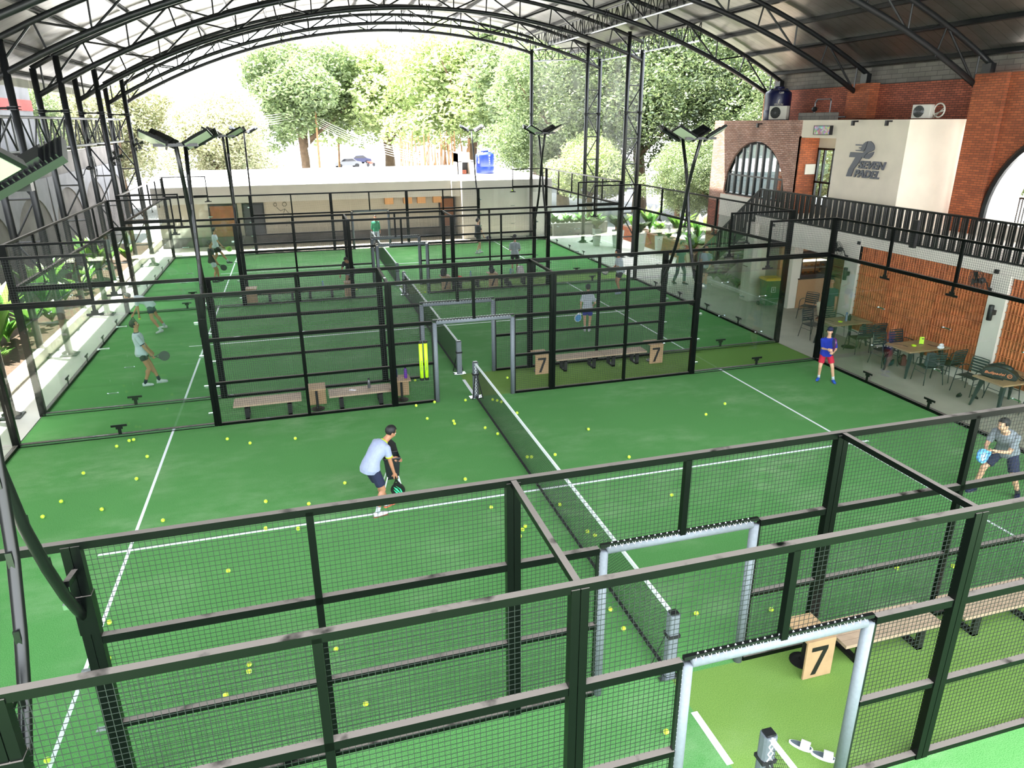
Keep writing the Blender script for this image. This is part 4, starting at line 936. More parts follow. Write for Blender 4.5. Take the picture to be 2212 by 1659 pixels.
TREES=[
 ('autumn',-16.5,52,1.15,.3,'pale yellow-orange tree behind the corner lattice column'),
 ('autumn',-9,50,1.0,1.3,'pale yellow-orange tree above the floodlight pair by the plant bed'),
 ('mid',-26,60,1.4,2.2,'pale tree behind the column side wall, under the truss end'),
 ('mid',-2,78,1.55,2.0,'rounded sunlit green tree above the utility poles'),
 ('bright',8,82,1.75,.8,'broad pale green tree spreading over the street'),
 ('bright',15.5,70,1.75,4,'tall pale tree over the hanging banyan roots'),
 ('mid',20,60,1.8,5,'tall green tree rising behind the blue tank'),
 ('finemid',17.5,46,1.35,3,'dense green tree behind the round corner column'),
 ('fine',21.5,40,1.45,1,'dark green tree seen between the two lattice columns'),
 ('bright',16.0,36.5,.62,2,'low yellow-green tree beside the white building end'),
 ('fine',27,36,1.4,2.6,'dark green tree behind the lattice column by the stairs'),
 ('finemid',30,29,1.3,4.4,'broad green tree behind the floodlight pair at the stairs'),
 ('fine',24.5,26.5,.95,.5,'leafy tree beside the corner of the pale brick wall'),
 ('finemid',36,24,1.4,1.9,'green tree behind the pale brick gable'),
 ('bright',31,9,1.1,3.3,'pale tree glimpsed through the big brick arch'),
 ('bright',30,17,1.1,5.3,'sunlit tree glimpsed through the logo room window'),
 ('finemid',-20.5,12,.95,1.1,'green tree behind the second plastic curtain'),
 ('finemid',-20,20,.9,4.1,'green tree behind the third plastic curtain'),
 ('finemid',-22,44,1.0,2.1,'green tree behind the first plastic curtain'),
 ('finemid',19.5,30.5,.55,.9,'low shrubby tree above the low brick wall, close to the lattice columns'),('fine',19,25.5,.5,2.9,'low shrubby tree above the low brick wall, midway to the stairs'),('finemid',20.5,21,.6,4.9,'low shrubby tree beside the pale brick wall corner'),('fine',24,33,.7,5.9,'low dark tree behind the planters between columns'),
 ('mid',30,70,1.7,.2,'tall tree at the back behind the tree between lattice columns'),
 ('mid',-40,90,2,.2,'big hazy tree at the very back on the plant bed side')]
for a in TREES: tree(*a)
# banyan roots
t=thing('banyan_roots','curtain of hanging tan banyan roots under the pale tree','roots',(10.5,66,0)); m=MB(); rd=random.Random(5)
for i in range(70):
    x=-3.6+7.8*rd.random(); y=rd.gauss(0,.8); h=3.5+rd.random()*2.2; m.tube([(x,y,0),(x+rd.gauss(0,.08),y,h*.5),(x+rd.gauss(0,.15),y,h)],.03+.03*rd.random(),4,False)
o=m.build('hanging_roots',MT['root'],t); o['kind']='stuff'
# broad-leaf plants
def leafplant(name,n,h,w,seed,mt='leaf_plant',arch_=.5):
    rd=random.Random(seed); m=MB()
    for i in range(n):
        a=rd.random()*2*PI; L=h*(.6+.5*rd.random()); wd=w*(.7+.6*rd.random()); out=V((math.cos(a),math.sin(a),0)); side=V((-math.sin(a),math.cos(a),0))
        pts=[]
        for k in range(7):
            u=k/6; p=out*(L*arch_*u*u+.03)+V((0,0,L*(u-.35*u*u*arch_*1.5))); ww=wd*math.sin(PI*min(1,max(0,(u-.18)/.82)))**.8 if u>.2 else .012
            pts.append((p-side*ww/2,p+V((0,0,-.12*ww)),p+side*ww/2))
        vs=[q for r_ in pts for q in r_]; fs=[]
        for k in range(6):
            b=k*3; fs+=[(b,b+1,b+4,b+3),(b+1,b+2,b+5,b+4)]
        m.add(vs,fs)
    me=bpy.data.meshes.new(name); me.from_pydata(m.v,[],m.f); me.materials.append(MT[mt]); me.update(); return me
PL=[leafplant('foliage_broad',16,1.0,.28,1),leafplant('foliage_tall',20,1.9,.34,2,arch_=.45),leafplant('foliage_spiky',60,.75,.09,3,arch_=.7),leafplant('foliage_small',70,.5,.12,4,'leaf_mid',.6)]
def plant(kind,x,y,z,s,label,group,name='broadleaf_plant'):
    o=bpy.data.objects.new(name,PL[kind]); COL.objects.link(o); o.location=(x,y,z); o.scale=(s,s,s); o.rotation_euler=(0,0,(x*7+y*3)%6.28); tag(o,label,'plant',group); return o
rd=random.Random(9); k=0
for y in [3,4.2,5.4,6.3,7.4,8.3,9.1,10.2,11.3,12.5,13.6,14.7,15.8,17.9,19.1,20.4,21.6,23.2,24.8,26.2,28]:
    kind=1 if k%4==1 else (2 if k%5==3 else 0)
    plant(kind,-12.0-rd.random()*1.3,y,.1,.85+.4*rd.random(),'leafy green bed plant, %s along the bed counted from the camera'%ORD[k],'plants in the long bed'); k+=1
# thick trunk in the bed
o=MB().tube([(-12.9,6.9,0),(-12.85,7.0,1.2),(-12.9,7.1,3),(-12.8,7.2,6)],[.5,.38,.34,.3],12).build('palm_trunk',MT['bark'],smooth=True); tag(o,'thick grey-brown trunk standing in the plant bed near the camera','trunk')
# planters at the right rear
S('wall_low_brick','brick_orange',(14.3,14.6,18.2,28.5,0,.75)); S('wall_low_brick_far','wall_concrete',(10.8,14.3,29.6,29.8,0,.75)); S('floor_planter_soil','soil',(14.6,15.6,18.2,28.5,0,.6)); S('floor_planter_soil','soil',(10.9,14.3,29.8,30.6,0,.6))
def pot(x,y,mt,h,r,label,kind,s):
    t=thing('potted_plant',label,'potted plant',(x,y,0),0,'potted plants along the path'); m=MB(); m.add([(-r*.7,-r*.7,0),(r*.7,-r*.7,0),(r*.7,r*.7,0),(-r*.7,r*.7,0),(-r,-r,h),(r,-r,h),(r,r,h),(-r,r,h)],[(0,3,2,1),(4,5,6,7),(0,1,5,4),(1,2,6,5),(2,3,7,6),(3,0,4,7)]); m.build('pot',MT[mt],t,bevel=.01)
    o=bpy.data.objects.new('foliage',PL[kind]); COL.objects.link(o); o.parent=t; o.location=(0,0,h*.95); o.scale=(s,s,s)
    MB().box(-r*.85,r*.85,-r*.85,r*.85,h-.05,h+.004).build('soil',MT['soil'],t)
pot(11.9,25.6,'pot_white',.95,.2,'narrow white pot plant next to the far lattice column',3,1.6); pot(12.75,24.7,'pot_white',.95,.26,'wide white tapered pot with a rounded shrub',3,2.2); pot(13.55,23.6,'pot_white',.95,.24,'white pot behind the lattice column by the stairs',3,1.6)
pot(14.0,22.4,'pot_white',.9,.16,'slim white pot close to the low brick wall',3,1.2); pot(15.0,20.3,'pot_beige',.75,.3,'beige pot with big drooping leaves by the low brick wall',1,1.0); pot(13.9,18.9,'pot_beige',.6,.24,'beige pot plant beside the foot of the pale brick wall',0,1.1)
k=0
for i in range(11):
    plant([0,2,3][i%3],11.0+.3*i,30.2,.55,.9,'bushy green plant in the raised bed, %s from the round column'%ORD[i],'plants in the raised bed')
for i in range(9):
    plant([1,3,0][i%3],15.1,19+i*1.1,.55,1.0,'green plant behind the low brick wall, %s from the stairs'%ORD[i],'plants behind the low brick wall')
for i in range(7):
    plant([2,3][i%2],13.0+.15*(i%2),12.7+i*.45,0.05,.8,'low green shrub under the staircase, %s from the pier'%ORD[i],'shrubs under the stairs')
S('trim_planter','curb',(12.75,12.82,12.4,15.9,0,.15))
# street: poles with cables, cars
t0=None
for i,(x,y,h,l) in enumerate(((-1.6,76,8.2,'tallest pale utility pole in the street cluster'),(-.8,74,7.6,'brown utility pole beside the tallest one'),(.6,80,7.0,'thin leaning utility pole of the street cluster'),(1.9,84,6,'short utility pole beside the parked cars'))):
    m=MB(); m.tube([(0,0,0),(.1*i,0,h)],[.14,.09],8); o=m.build('utility_pole',MT['ac_white' if i%2==0 else 'root']); o.location=(x,y,0); tag(o,l,'pole','utility poles in the street')
for i,(a,b,sag,l) in enumerate((((-1.5,76,8),(-16,60,7.5),.8,'sagging overhead cables from the poles towards the orange trees'),((-1.5,76,7.6),(8.5,62,3.6),.5,'overhead cables from the poles down to the white building'),((.6,80,6.8),(26,100,7),.6,'overhead cables from the thin pole along the street'))):
    m=MB()
    for k in range(5):
        P=[]
        for j in range(9):
            u=j/8; p=V(a).lerp(V(b),u); p.z-=sag*4*u*(1-u)+k*.22; P.append(p)
        m.tube(P,.025,4,False)
    o=m.build('overhead_cables',MT['ac_white']); tag(o,l,'cable','street overhead cables')
def car(x,y,rz,mt,label):
    t=thing('car',label,'car',(x,y,0),rz,'cars in the street')
    prof=[(-2.1,.35),(-2.15,.7),(-1.9,.95),(-1.2,1.02),(-.7,1.42),(.7,1.45),(1.35,1.0),(2.0,.88),(2.15,.6),(2.1,.32)]
    MB().prism(prof,(0,-.85,0),(1,0,0),(0,0,1),-1.7).build('body',MT[mt],t,bevel=.08)
    m=MB(); m.prism([(-1.12,1.0),(-.66,1.36),(.66,1.38),(1.25,1.0)],(0,-.87,0),(1,0,0),(0,0,1),-1.74); m.build('windows',MT['glass_dark'],t)
    for a in(-1.3,1.3):
        for b in(-.85,.85): MB().tube([(a,b-.1,.33),(a,b+.1,.33)],.33,14).build('wheel',MT['rubber'],t)
car(9.5,98,R(75),'car_white','white car standing in the bright street'); car(4.5,106,R(10),'grey_metal','grey car beside the white car in the street'); car(7.0,116,R(20),'tank_navy','dark blue car at the back of the street')
t=thing('motorcycle','small red motorcycle beside the street cars','motorcycle',(8.3,108,0),R(40)); m=MB(); m.tube([(-.65,-.05,.3),(-.65,.05,.3)],.3,14); m.tube([(.65,-.05,.3),(.65,.05,.3)],.3,14); m.build('wheels',MT['rubber'],t); m=MB(); m.sph((0,0,.6),(.5,.14,.22)); m.bar((.4,0,.7),(.65,0,.3),.06,.06); m.box(-.7,-.1,-.12,.12,.72,.82); m.bar((.45,-.3,1),(.45,.3,1),.03,.03); m.build('frame',MT['red_item'],t)
# ================================================================ benches and tables in the aisles
def bench(label,x0,x1,y0,y1,h=.37):
    t=thing('wooden_bench',label,'bench',((x0+x1)/2,(y0+y1)/2,0),0,'slatted benches in the aisles'); L=x1-x0; W=y1-y0
    for i in range(5):
        w=W/5; m=MB().box(-L/2,L/2,-W/2+i*w+.004,-W/2+(i+1)*w-.004,h-.045,h); m.build('seat_slat',MT['slat_wood'],t)
    for s in(-1,1):
        x=s*(L/2-.28); m=MB(); m.box(x-.045,x+.045,-W/2+.03,-W/2+.09,0,h-.045); m.box(x-.045,x+.045,W/2-.09,W/2-.03,0,h-.045); m.box(x-.045,x+.045,-W/2+.03,W/2-.03,h-.09,h-.046); m.box(x-.045,x+.045,-W/2+.03,W/2-.03,0,.04); m.build('leg',MT['black'],t)
    return t
def stand(label,x,y,flip,h=.56,num=True):
    t=thing('side_stand',label,'side table',(x,y,0),PI if flip else 0,'small plywood stands in the aisles')
    MB().box(-.2,.2,-.24,.24,h-.03,h).build('top',MT['plywood'],t); p=MB().box(-.2,.2,-.24,-.215,0.01,h-.03).build('front_panel',MT['plywood'],t)
    if num: MB().prism([(-.13,.47),(.1,.47),(.1,.42),(-.03,.06),(-.1,.06),(.03,.41),(-.13,.41)],(0,-.241,0),(1,0,0),(0,0,1),.003).build('number_seven',MT['black'],p)
    m=MB(); m.tube([(.02,.05,.0),(.02,.05,h-.03)],.03,10); m.lathe([(.16,0),(.16,.012),(.05,.03)],(.02,.05,0),20); m.build('pedestal',MT['black'],t)
    return t
stand('plywood stand with a black seven beside the sandals aisle bench',1.72,-5.3,False)
bench('slatted bench touching the plywood seven stand near the camera',2.1,3.6,-5.54,-5.06); bench('slatted bench cut by the picture edge, past the seven stand bench',3.95,5.45,-5.54,-5.06)
yb=6.38; stand('plywood stand with a black seven, close to the gateway with the loose ball',2.14,yb,False); stand('plywood stand with a black seven at the brick building end of the bench',5.5,6.3,False)
bench('long bench behind the mesh, next to the gateway stand',2.55,3.95,6.15,6.6); bench('long bench behind the mesh, next to the brick building side stand',3.97,5.25,6.15,6.6)
bench('slatted bench nearest the corner floodlight poles, nothing on it',-5.66,-4.15,5.14,5.66); stand('plywood stand between the two benches with the phone and bottle',-3.78,5.42,True,num=False); bench('slatted bench carrying a phone and a grey bottle',-3.52,-2.03,5.14,5.66); stand('plywood stand carrying two dark bottles beside the ball tubes',-1.76,5.42,True,num=False)
stand('plywood stand at the corner end of the row behind the middle court',-5.75,17.4,False,num=False); bench('bench behind the middle court nearest the corner stand',-5.4,-4.0,17.2,17.7); bench('bench behind the middle court beside the leaning person',-3.9,-2.5,17.2,17.7); stand('plywood stand by the leaning person',-2.1,17.4,False,num=False)
stand('plywood stand with a black seven carrying a dark bag by the red item',1.75,17.4,False); bench('bench holding the red item and clear bottles',2.1,3.4,17.2,17.7); stand('plywood stand with a black seven under the big black bag',3.75,17.4,False); bench('bench holding the pale backpack',4.1,5.4,17.2,17.7)
def bottle(x,y,z,mt,label,r=.035,h=.24,cap='black',group='bottles'):
    t=thing('drinks_bottle',label,'bottle',(x,y,z),0,group); MB().lathe([(r*.9,0),(r,.01),(r,h*.7),(r*.75,h*.78),(r*.45,h*.84),(r*.45,h*.88)],n=16).build('bottle_body',MT[mt],t,smooth=True); m=MB(); m.lathe([(r*.55,h*.86),(r*.6,h*.88),(r*.6,h*.97),(r*.4,h)],n=14); m.build('cap',MT[cap],t)
    return t
bottle(-1.88,5.5,.56,'navy_metal','dark blue metal bottle on the stand next to the ball tubes',.036,.27); bottle(-1.66,5.38,.56,'purple','purple metal bottle on the stand next to the ball tubes',.042,.3)
bottle(-2.55,5.45,.37,'grey_metal','grey metal bottle standing on the slatted bench',.035,.25)
o=MB().box(-.04,.04,-.08,.08,0,.01).build('mobile_phone',MT['phone']); o.location=(-2.95,5.4,.371); o.rotation_euler=(0,0,1.2); tag(o,'mobile phone lying on the bench near the grey bottle','phone')
for i,(x,l) in enumerate(((-1.33,'closer to the bottles'),(-1.21,'closer to the gate pad'))):
    t=thing('ball_tube','tall lime green ball pick-up tube hung on the mesh, '+l,'ball tube',(x,4.93,.62),0,'lime ball tubes'); m=MB(); m.tube([(0,0,.06),(0,0,.92)],.045,14); m.build('tube',MT['lime'],t,smooth=True); m=MB(); m.tube([(0,0,0),(0,0,.06)],.047,14); m.tube([(0,0,.92),(0,0,.98)],.047,14); m.build('end_cap',MT['black'],t)
    o=text('lettering','PADEL','grey_metal',t,(-.02,-.047,.5),(PI/2,PI/2,0),.26,.035,.002)
# things on the backpack benches
def blob(name,label,cat,loc,parts,mt,rz=0,group=None):
    t=thing(name,label,cat,loc,rz,group)
    for nm,fn,mm in parts: fn().build(nm,MT[mm],t,smooth=False,bevel=.02)
    return t
def backpack(label,loc,mt,rz=0,s=1,group='bags'):
    t=thing('backpack',label,'bag',loc,rz,group); m=MB(); m.add([(-.17*s,-.1*s,0),(.17*s,-.1*s,0),(.17*s,.12*s,0),(-.17*s,.12*s,0),(-.13*s,-.07*s,.42*s),(.13*s,-.07*s,.42*s),(.12*s,.08*s,.42*s),(-.12*s,.08*s,.42*s)],[(0,3,2,1),(4,5,6,7),(0,1,5,4),(1,2,6,5),(2,3,7,6),(3,0,4,7)]); m.build('bag_body',MT[mt],t,bevel=.05*s)
    MB().box(-.12*s,.12*s,-.15*s,-.08*s,.04*s,.22*s).build('front_pocket',MT[mt],t,bevel=.02*s); m=MB()
    for a in(-1,1): m.tube([(a*.08*s,.09*s,.38*s),(a*.1*s,.17*s,.25*s),(a*.1*s,.12*s,.05*s)],.014*s,6)
    m.tube([(-.04*s,.03*s,.41*s),(0,.03*s,.46*s),(.04*s,.03*s,.41*s)],.01*s,6); m.build('strap',MT['black'],t); return t
backpack('pale grey backpack on the bench below the capped player',(5.0,17.45,.37),'phone',.3,.95); backpack('black sports bag on top of the plywood seven stand',(3.75,17.4,.56),'bag_black',1.2,.75)
backpack('dark bag on the plywood seven stand nearest the middle gateway',(1.7,17.4,.56),'bag_black',.4,.7); backpack('dark bag on the turf under the backpack bench',(4.4,16.98,0),'bag_black',1.4,.6)
t=thing('red_pouch','red shiny pouch lying on the bench with clear bottles','pouch',(2.35,17.5,.37)); MB().sph((0,0,.06),(.16,.1,.07)).build('pouch_body',MT['red_item'],t,smooth=True); MB().tube([(-.16,0,.06),(-.2,0,.1),(-.12,0,.11)],.01,6).build('strap',MT['red_item'],t)
bottle(4.55,17.4,.37,'bottle_clear','clear plastic water bottle beside the pale backpack',.04,.3,'paper_blue'); bottle(2.85,17.45,.37,'bottle_clear','clear plastic bottle on the bench by the red pouch',.04,.3,'paper_blue'); bottle(-3.1,17.4,.37,'bottle_clear','clear bottle with a blue label on the bench near the leaning person',.04,.28,'paper_blue')
# sandals
for i,(x,y,a) in enumerate(((.86,-6.37,-.85),(1.0,-6.56,-.75))):
    t=thing('slide_sandal','white slide sandal on the lime turf, '+('nearer the grey gate pad' if i else 'nearer the net post'),'sandal',(x,y,0),a,'pair of white slide sandals')
    P=[(.13*math.cos(k*PI/12)*(1 if math.cos(k*PI/12)>0 else .95),(.048+.008*math.cos(k*PI/12))*math.sin(k*PI/12)) for k in range(24)]
    MB().prism(P,(0,0,0),(1,0,0),(0,1,0),.03).build('sole',MT['white_tape'],t,bevel=.004); MB().prism([(p[0]*.88,p[1]*.8) for p in P],(0,0,.03),(1,0,0),(0,1,0),.004).build('footbed',MT['bag_grey'],t)
    m=MB(); vs=[];
    for k in range(9):
        a2=PI*k/8
        for xx in(.0,.095): vs.append((xx,.058*math.cos(a2),.025+.06*math.sin(a2)))
    m.add(vs,[(2*k,2*k+1,2*k+3,2*k+2) for k in range(8)]); st=m.build('strap',MT['pot_white'],t); sd=st.modifiers.new('s','SOLIDIFY'); sd.thickness=.008
# ================================================================ cafe tables and chairs
def cafe_table(label,x0,x1,y0,y1):
    t=thing('cafe_table',label,'table',((x0+x1)/2,(y0+y1)/2,0),0,'wood-topped terrace tables'); a=(x1-x0)/2; b=(y1-y0)/2
    tp=MB().box(-a,a,-b,b,.71,.75).build('tabletop',MT['plywood_oak'],t,bevel=.012)
    m=MB()
    for s in(-1,1): 
        for (p,q) in (((.12,-b+.05),(.33,-b+.28)),((.33,-b+.28),(.33,.02))): m.bar((s*(a-p[0]),p[1]*s,.752),(s*(a-q[0]),q[1]*s,.752),.045,.003)
    m.build('dark_inlay',MT['table_strip'],tp)
    for sx in(-1,1):
        for sy in(-1,1):
            m=MB(); m.add([(sx*(a-.2)+i*.045,sy*(b-.14)+j*.045,.71) for i,j in((-1,-1),(1,-1),(1,1),(-1,1))]+[(sx*(a-.06)+i*.018,sy*(b-.05)+j*.018,0) for i,j in((-1,-1),(1,-1),(1,1),(-1,1))],[(0,1,2,3),(7,6,5,4),(0,4,5,1),(1,5,6,2),(2,6,7,3),(3,7,4,0)]); m.build('leg',MT['chair_metal'],t)
    return t
mat('plywood_oak',(168,140,104),.45,noise=.12,nscale=7); mat('chair_metal',(44,56,56),.45,noise=.1)
cafe_table('wood-topped table beside the boy in blue, water bottle on it',11.0,12.42,5.65,6.48); cafe_table('wood-topped table with a standing lime card holder',11.12,12.48,2.9,3.75); cafe_table('wood-topped table carrying the black racket bag',11.15,12.48,.22,1.04)
def chair_proto():
    t=thing('metal_armchair','x','chair'); mt=MT['chair_metal']
    for s in(-1,1):
        MB().tube([(s*.27,.26,0),(s*.25,.2,.44),(s*.25,.17,.62),(s*.25,.1,.66),(s*.25,-.14,.66),(s*.23,-.2,.64)],.012,7).build('front_leg',mt,t,smooth=True)
        MB().tube([(s*.26,-.27,0),(s*.22,-.2,.44),(s*.215,-.27,.84),(s*.19,-.285,.87),(0,-.285,.875)],.012,7).build('back_leg',mt,t,smooth=True)
        MB().tube([(s*.252,.22,.3),(s*.238,-.23,.3)],.008,6).build('stretcher',mt,t)
    m=MB()
    for i in range(8): m.box(-.22,.22,-.2+i*.052,-.2+i*.052+.042,.435,.447)
    m.box(-.23,-.21,-.2,.21,.42,.44); m.box(.21,.23,-.2,.21,.42,.44); m.build('seat',mt,t)
    m=MB()
    for i in range(5): m.cbox((0,-.225-.012*i,.53+i*.07),(.42,.012,.045),M.Rotation(R(8),3,'X'))
    m.build('backrest',mt,t); return t
ch=chair_proto(); CH=[(11.68,5.3,R(-6),'slat-back metal chair at the water bottle table, boy side, leg beside the pedestal base'),(12.2,5.35,R(-4),'slat-back metal chair at the water bottle table, against the terracotta wall'),
 (11.35,6.95,R(185),'metal chair on the cafe side of the water bottle table, behind the corner post'),(12.15,6.98,R(178),'metal chair tucked under the cafe side of the water bottle table'),(12.75,8.95,R(120),'metal chair in front of the cafe counter'),
 (11.52,2.58,R(-12),'metal chair holding the grey backpack at the lime card table'),(12.2,2.62,R(4),'metal chair beside the grey backpack chair against the terracotta wall'),(11.5,4.1,R(180),'metal chair with the teal bag on the far side of the lime card table'),(12.1,4.15,R(178),'metal chair with dark clothes at the wall on the lime card table'),
 (11.85,1.66,R(95),'metal chair turned sideways with slippers underneath'),(12.15,.98,R(180),'metal chair pushed under the racket bag table'),(12.0,-.1,R(5),'metal chair with a rounded back at the picture edge')]
for i,(x,y,a,l) in enumerate(CH):
    if i==0: ch.location=(x,y,0); ch.rotation_euler=(0,0,a); ch['label']=l; ch['group']='slatted metal terrace chairs'
    else: dup(ch,(x,y,0),a,l,'slatted metal terrace chairs')
t=thing('parasol_base','round black cast base with stem under the water bottle table chairs','base',(11.75,5.75,0)); m=MB(); m.lathe([(.2,0),(.2,.02),(.05,.06)],n=20); m.tube([(0,0,.04),(.08,.1,.45)],.02,8); m.build('base_disc',MT['black'],t)
bottle(11.72,5.98,.75,'bottle_clear','clear water bottle with a blue label on the terrace table',.035,.27,'paper_blue'); b=bottle(11.88,6.02,.75,'black','tall black tumbler beside the water bottle',.045,.2)
def lime_dish(x,y,l): 
    t=thing('lime_ashtray',l,'ashtray',(x,y,.75),0,'lime dishes'); MB().lathe([(.06,0),(.065,.03),(.05,.03),(.045,.01),(.001,.01)],n=18).build('dish',MT['lime'],t,smooth=True); return t
lime_dish(11.5,5.95,'lime green round dish next to the water bottle'); lime_dish(11.66,3.32,'lime green round dish beside the card holder')
def cardholder(x,y,l,a=0): 
    t=thing('menu_holder',l,'menu holder',(x,y,.75),a,'upright table card holders'); MB().cbox((0,0,.1),(.11,.012,.2),M.Rotation(R(-10),3,'X')).build('card',MT['lime'],t); m=MB(); m.cbox((.02,-.012,.155),(.05,.004,.022),M.Rotation(R(-10),3,'X')); m.box(-.05,.05,-.03,.04,0,.012); m.build('dark_print',MT['black'],t); return t
cardholder(11.98,3.4,'lime green card holder standing on the terrace table',R(-35))
t=thing('ball_can','black and lime can of balls standing by the racket bag','can',(11.88,.75,.75)); MB().tube([(0,0,0),(0,0,.2)],.04,14).build('can_body',MT['bag_black'],t,smooth=True); m=MB(); m.tube([(0,0,.17),(0,0,.21)],.041,14); m.tube([(0,0,.02),(0,0,.05)],.0415,14); m.build('lime_band',MT['lime'],t)
# racket bag
t=thing('racket_bag','large black padel racket bag with orange lettering on the terrace table','bag',(11.62,.72,.755),R(-58)); m=MB()
P=[(-.36,.02),(-.38,.12),(-.3,.22),(-.1,.27),(.12,.24),(.3,.15),(.36,.06),(.33,0),(-.33,0)]
m.prism(P,(0,-.16,0),(1,0,0),(0,0,1),-.32); m.build('bag_body',MT['bag_black'],t,bevel=.06); m=MB(); m.sph((-.02,.05,.22),(.26,.11,.09)); m.build('top_pocket',MT['bag_black'],t,smooth=True)
o=text('lettering','Bullpadel','orange_text',t,(-.3,-.167,.07),(PI/2,0,R(0)),.42,.075,.004,.25,.01); m=MB(); m.tube([(.2+.045*math.cos(k*PI/8),-.168,.1+.045*math.sin(k*PI/8)) for k in range(17)],.007,5,False); m.tube([(.2+.02*math.cos(k*PI/5),-.168,.095+.02*math.sin(k*PI/5)) for k in range(8)],.006,5,False); m.build('ring_mark',MT['orange_text'],t)
m=MB(); m.tube([(.3,-.1,.12),(.42,-.05,.02),(.5,.05,.01),(.42,.12,.02),(.32,.1,.08)],.014,6); m.tube([(-.3,-.17,.02),(-.1,-.24,.008),(.1,-.22,.008)],.014,6); m.build('strap',MT['black'],t)
backpack('grey backpack slumped on the metal chair',(11.5,2.56,.45),'bag_grey',R(150),.85)
o=MB().sph((0,0,.05),(.1,.07,.05),10,6).sph((.05,.03,.1),(.06,.05,.04),10,6).build('white_towel',MT['white_tape']); o.location=(11.8,2.62,.86); tag(o,'crumpled white cloth beside the grey backpack','towel')
backpack('dark teal backpack under the lime card table chair',(11.55,3.95,.02),'bag_teal',.5,.8); backpack('maroon bag on the floor under the lime card table',(11.95,3.85,.02),'maroon',1.1,.7)
o=MB().sph((0,0,.06),(.16,.1,.06),10,6).build('folded_clothes',MT['tank_navy'],smooth=True); o.location=(11.8,4.25,.8); o.location=(12.1,4.12,.45); tag(o,'dark blue folded clothes on the chair by the wall','clothes')
for i,(x,y,a) in enumerate(((11.46,1.52,.4),(11.75,1.33,1.2))):
    t=thing('black_slipper','black slipper on the concrete, '+('on its own' if i==0 else 'beside the table leg'),'slipper',(x,y,0),a,'pair of black slippers'); P=[(.13*math.cos(k*PI/10),.05*math.sin(k*PI/10)) for k in range(20)]; MB().prism(P,(0,0,0),(1,0,0),(0,1,0),.025).build('sole',MT['rubber'],t); m=MB(); m.tube([(.02,-.045,.02),(.04,0,.07),(.02,.045,.02)],.02,6); m.build('strap',MT['black'],t)
# court speaker / control stick hanging above the glass
o=MB().box(9.9,9.98,1.95,2.1,3.3,3.95).build('loudspeaker',MT['black']); o.location=(.35,.6,.25); tag(o,'slim black column loudspeaker above the court glass by the railing','loudspeaker')
# ball cart
t=thing('ball_cart','black fabric ball cart on thin white wheeled legs held by the bending man','ball cart',(-2.66,.5,0)); m=MB()
legs=[((-.22,-.2,.06),(-.03,-.06,.62)),((.2,-.2,.06),(.08,-.06,.62)),((.17,.2,.06),(.08,.1,.62)),((-.2,.2,.06),(-.03,.1,.62))]
for a,b in legs: MB().tube([a,b],.011,7).build('leg',MT['white_tape'],t)
for a,b in legs: 
    m=MB(); m.tube([(a[0]-.018,a[1],.045),(a[0]+.018,a[1],.045)],.045,12); m.box(a[0]-.02,a[0]+.02,a[1]-.02,a[1]+.02,.05,.1); m.build('caster',MT['rubber'],t)
m=MB(); m.add([(-.08,-.1,.42),(.12,-.1,.42),(.12,.12,.42),(-.08,.12,.42),(-.12,-.14,.84),(.16,-.14,.84),(.16,.16,.84),(-.12,.16,.84)],[(0,3,2,1),(0,1,5,4),(1,2,6,5),(2,3,7,6),(3,0,4,7)]); b=m.build('fabric_hopper',MT['bag_black'],t); sd=b.modifiers.new('s','SOLIDIFY'); sd.thickness=.01
m=MB(); m.tube([(-.12,-.14,.84),(.16,-.14,.84),(.16,.16,.84),(-.12,.16,.84),(-.12,-.14,.84)],.018,6,False); m.prism([(-.12,0),(.16,0),(.13,.16),(.06,.24),(-.04,.24),(-.1,.15)],(0,.15,.84),(1,0,0),(0,0,1),-.04); m.build('rim_flap',MT['black'],t)
# ================================================================ people
SK={'a':mat('skin_tan',(176,124,94),.55,noise=.05),'b':mat('skin_light',(208,160,130),.55,noise=.05),'c':mat('skin_brown',(140,94,68),.55,noise=.05)}
mat('hair_black',(18,16,16),.6); mat('eye_white',(235,232,228),.3); mat('iris',(40,26,20),.2); mat('lip',(150,86,78),.5)
for n_,c_ in (('cloth_lavender',(150,158,184)),('cloth_navy',(28,34,62)),('cloth_blue',(18,44,150)),('cloth_red',(176,24,52)),('cloth_grey',(124,130,136)),('cloth_white',(188,194,202)),('cloth_black',(34,36,42)),('cloth_green',(20,120,86)),('cloth_darkgreen',(44,72,70)),('cloth_khaki',(176,166,142)),('cloth_teal',(30,82,84)),('cloth_pale',(140,158,172)),('cloth_royal',(42,52,150)),('shoe_white',(205,205,205)),('shoe_blue',(26,80,170)),('shoe_black',(34,34,38)),('shoe_orange',(230,120,84)),('shoe_brown',(96,58,42))): mat(n_,c_,.85,noise=.06,nscale=14,bump=.15,bscale=30)
def caps(m,a,b,ra,rb,n=14,round_=True,ext=0):
    a=V(a);b=V(b);d=(b-a); L=d.length
    if L<1e-6: return
    d.normalize(); pts=[];rs=[]
    if round_:
        for k in(0,30,60): t=R(k); pts.append(a-d*ra*math.cos(t)); rs.append(max(.0015,ra*math.sin(t)))
    pts+= [a,a.lerp(b,.35),b]; rs+=[ra,ra+(rb-ra)*.3,rb]
    if round_:
        for k in(60,30,0): t=R(k); pts.append(b+d*rb*math.cos(t)); rs.append(max(.0015,rb*math.sin(t)))
    m.tube(pts,rs,n)
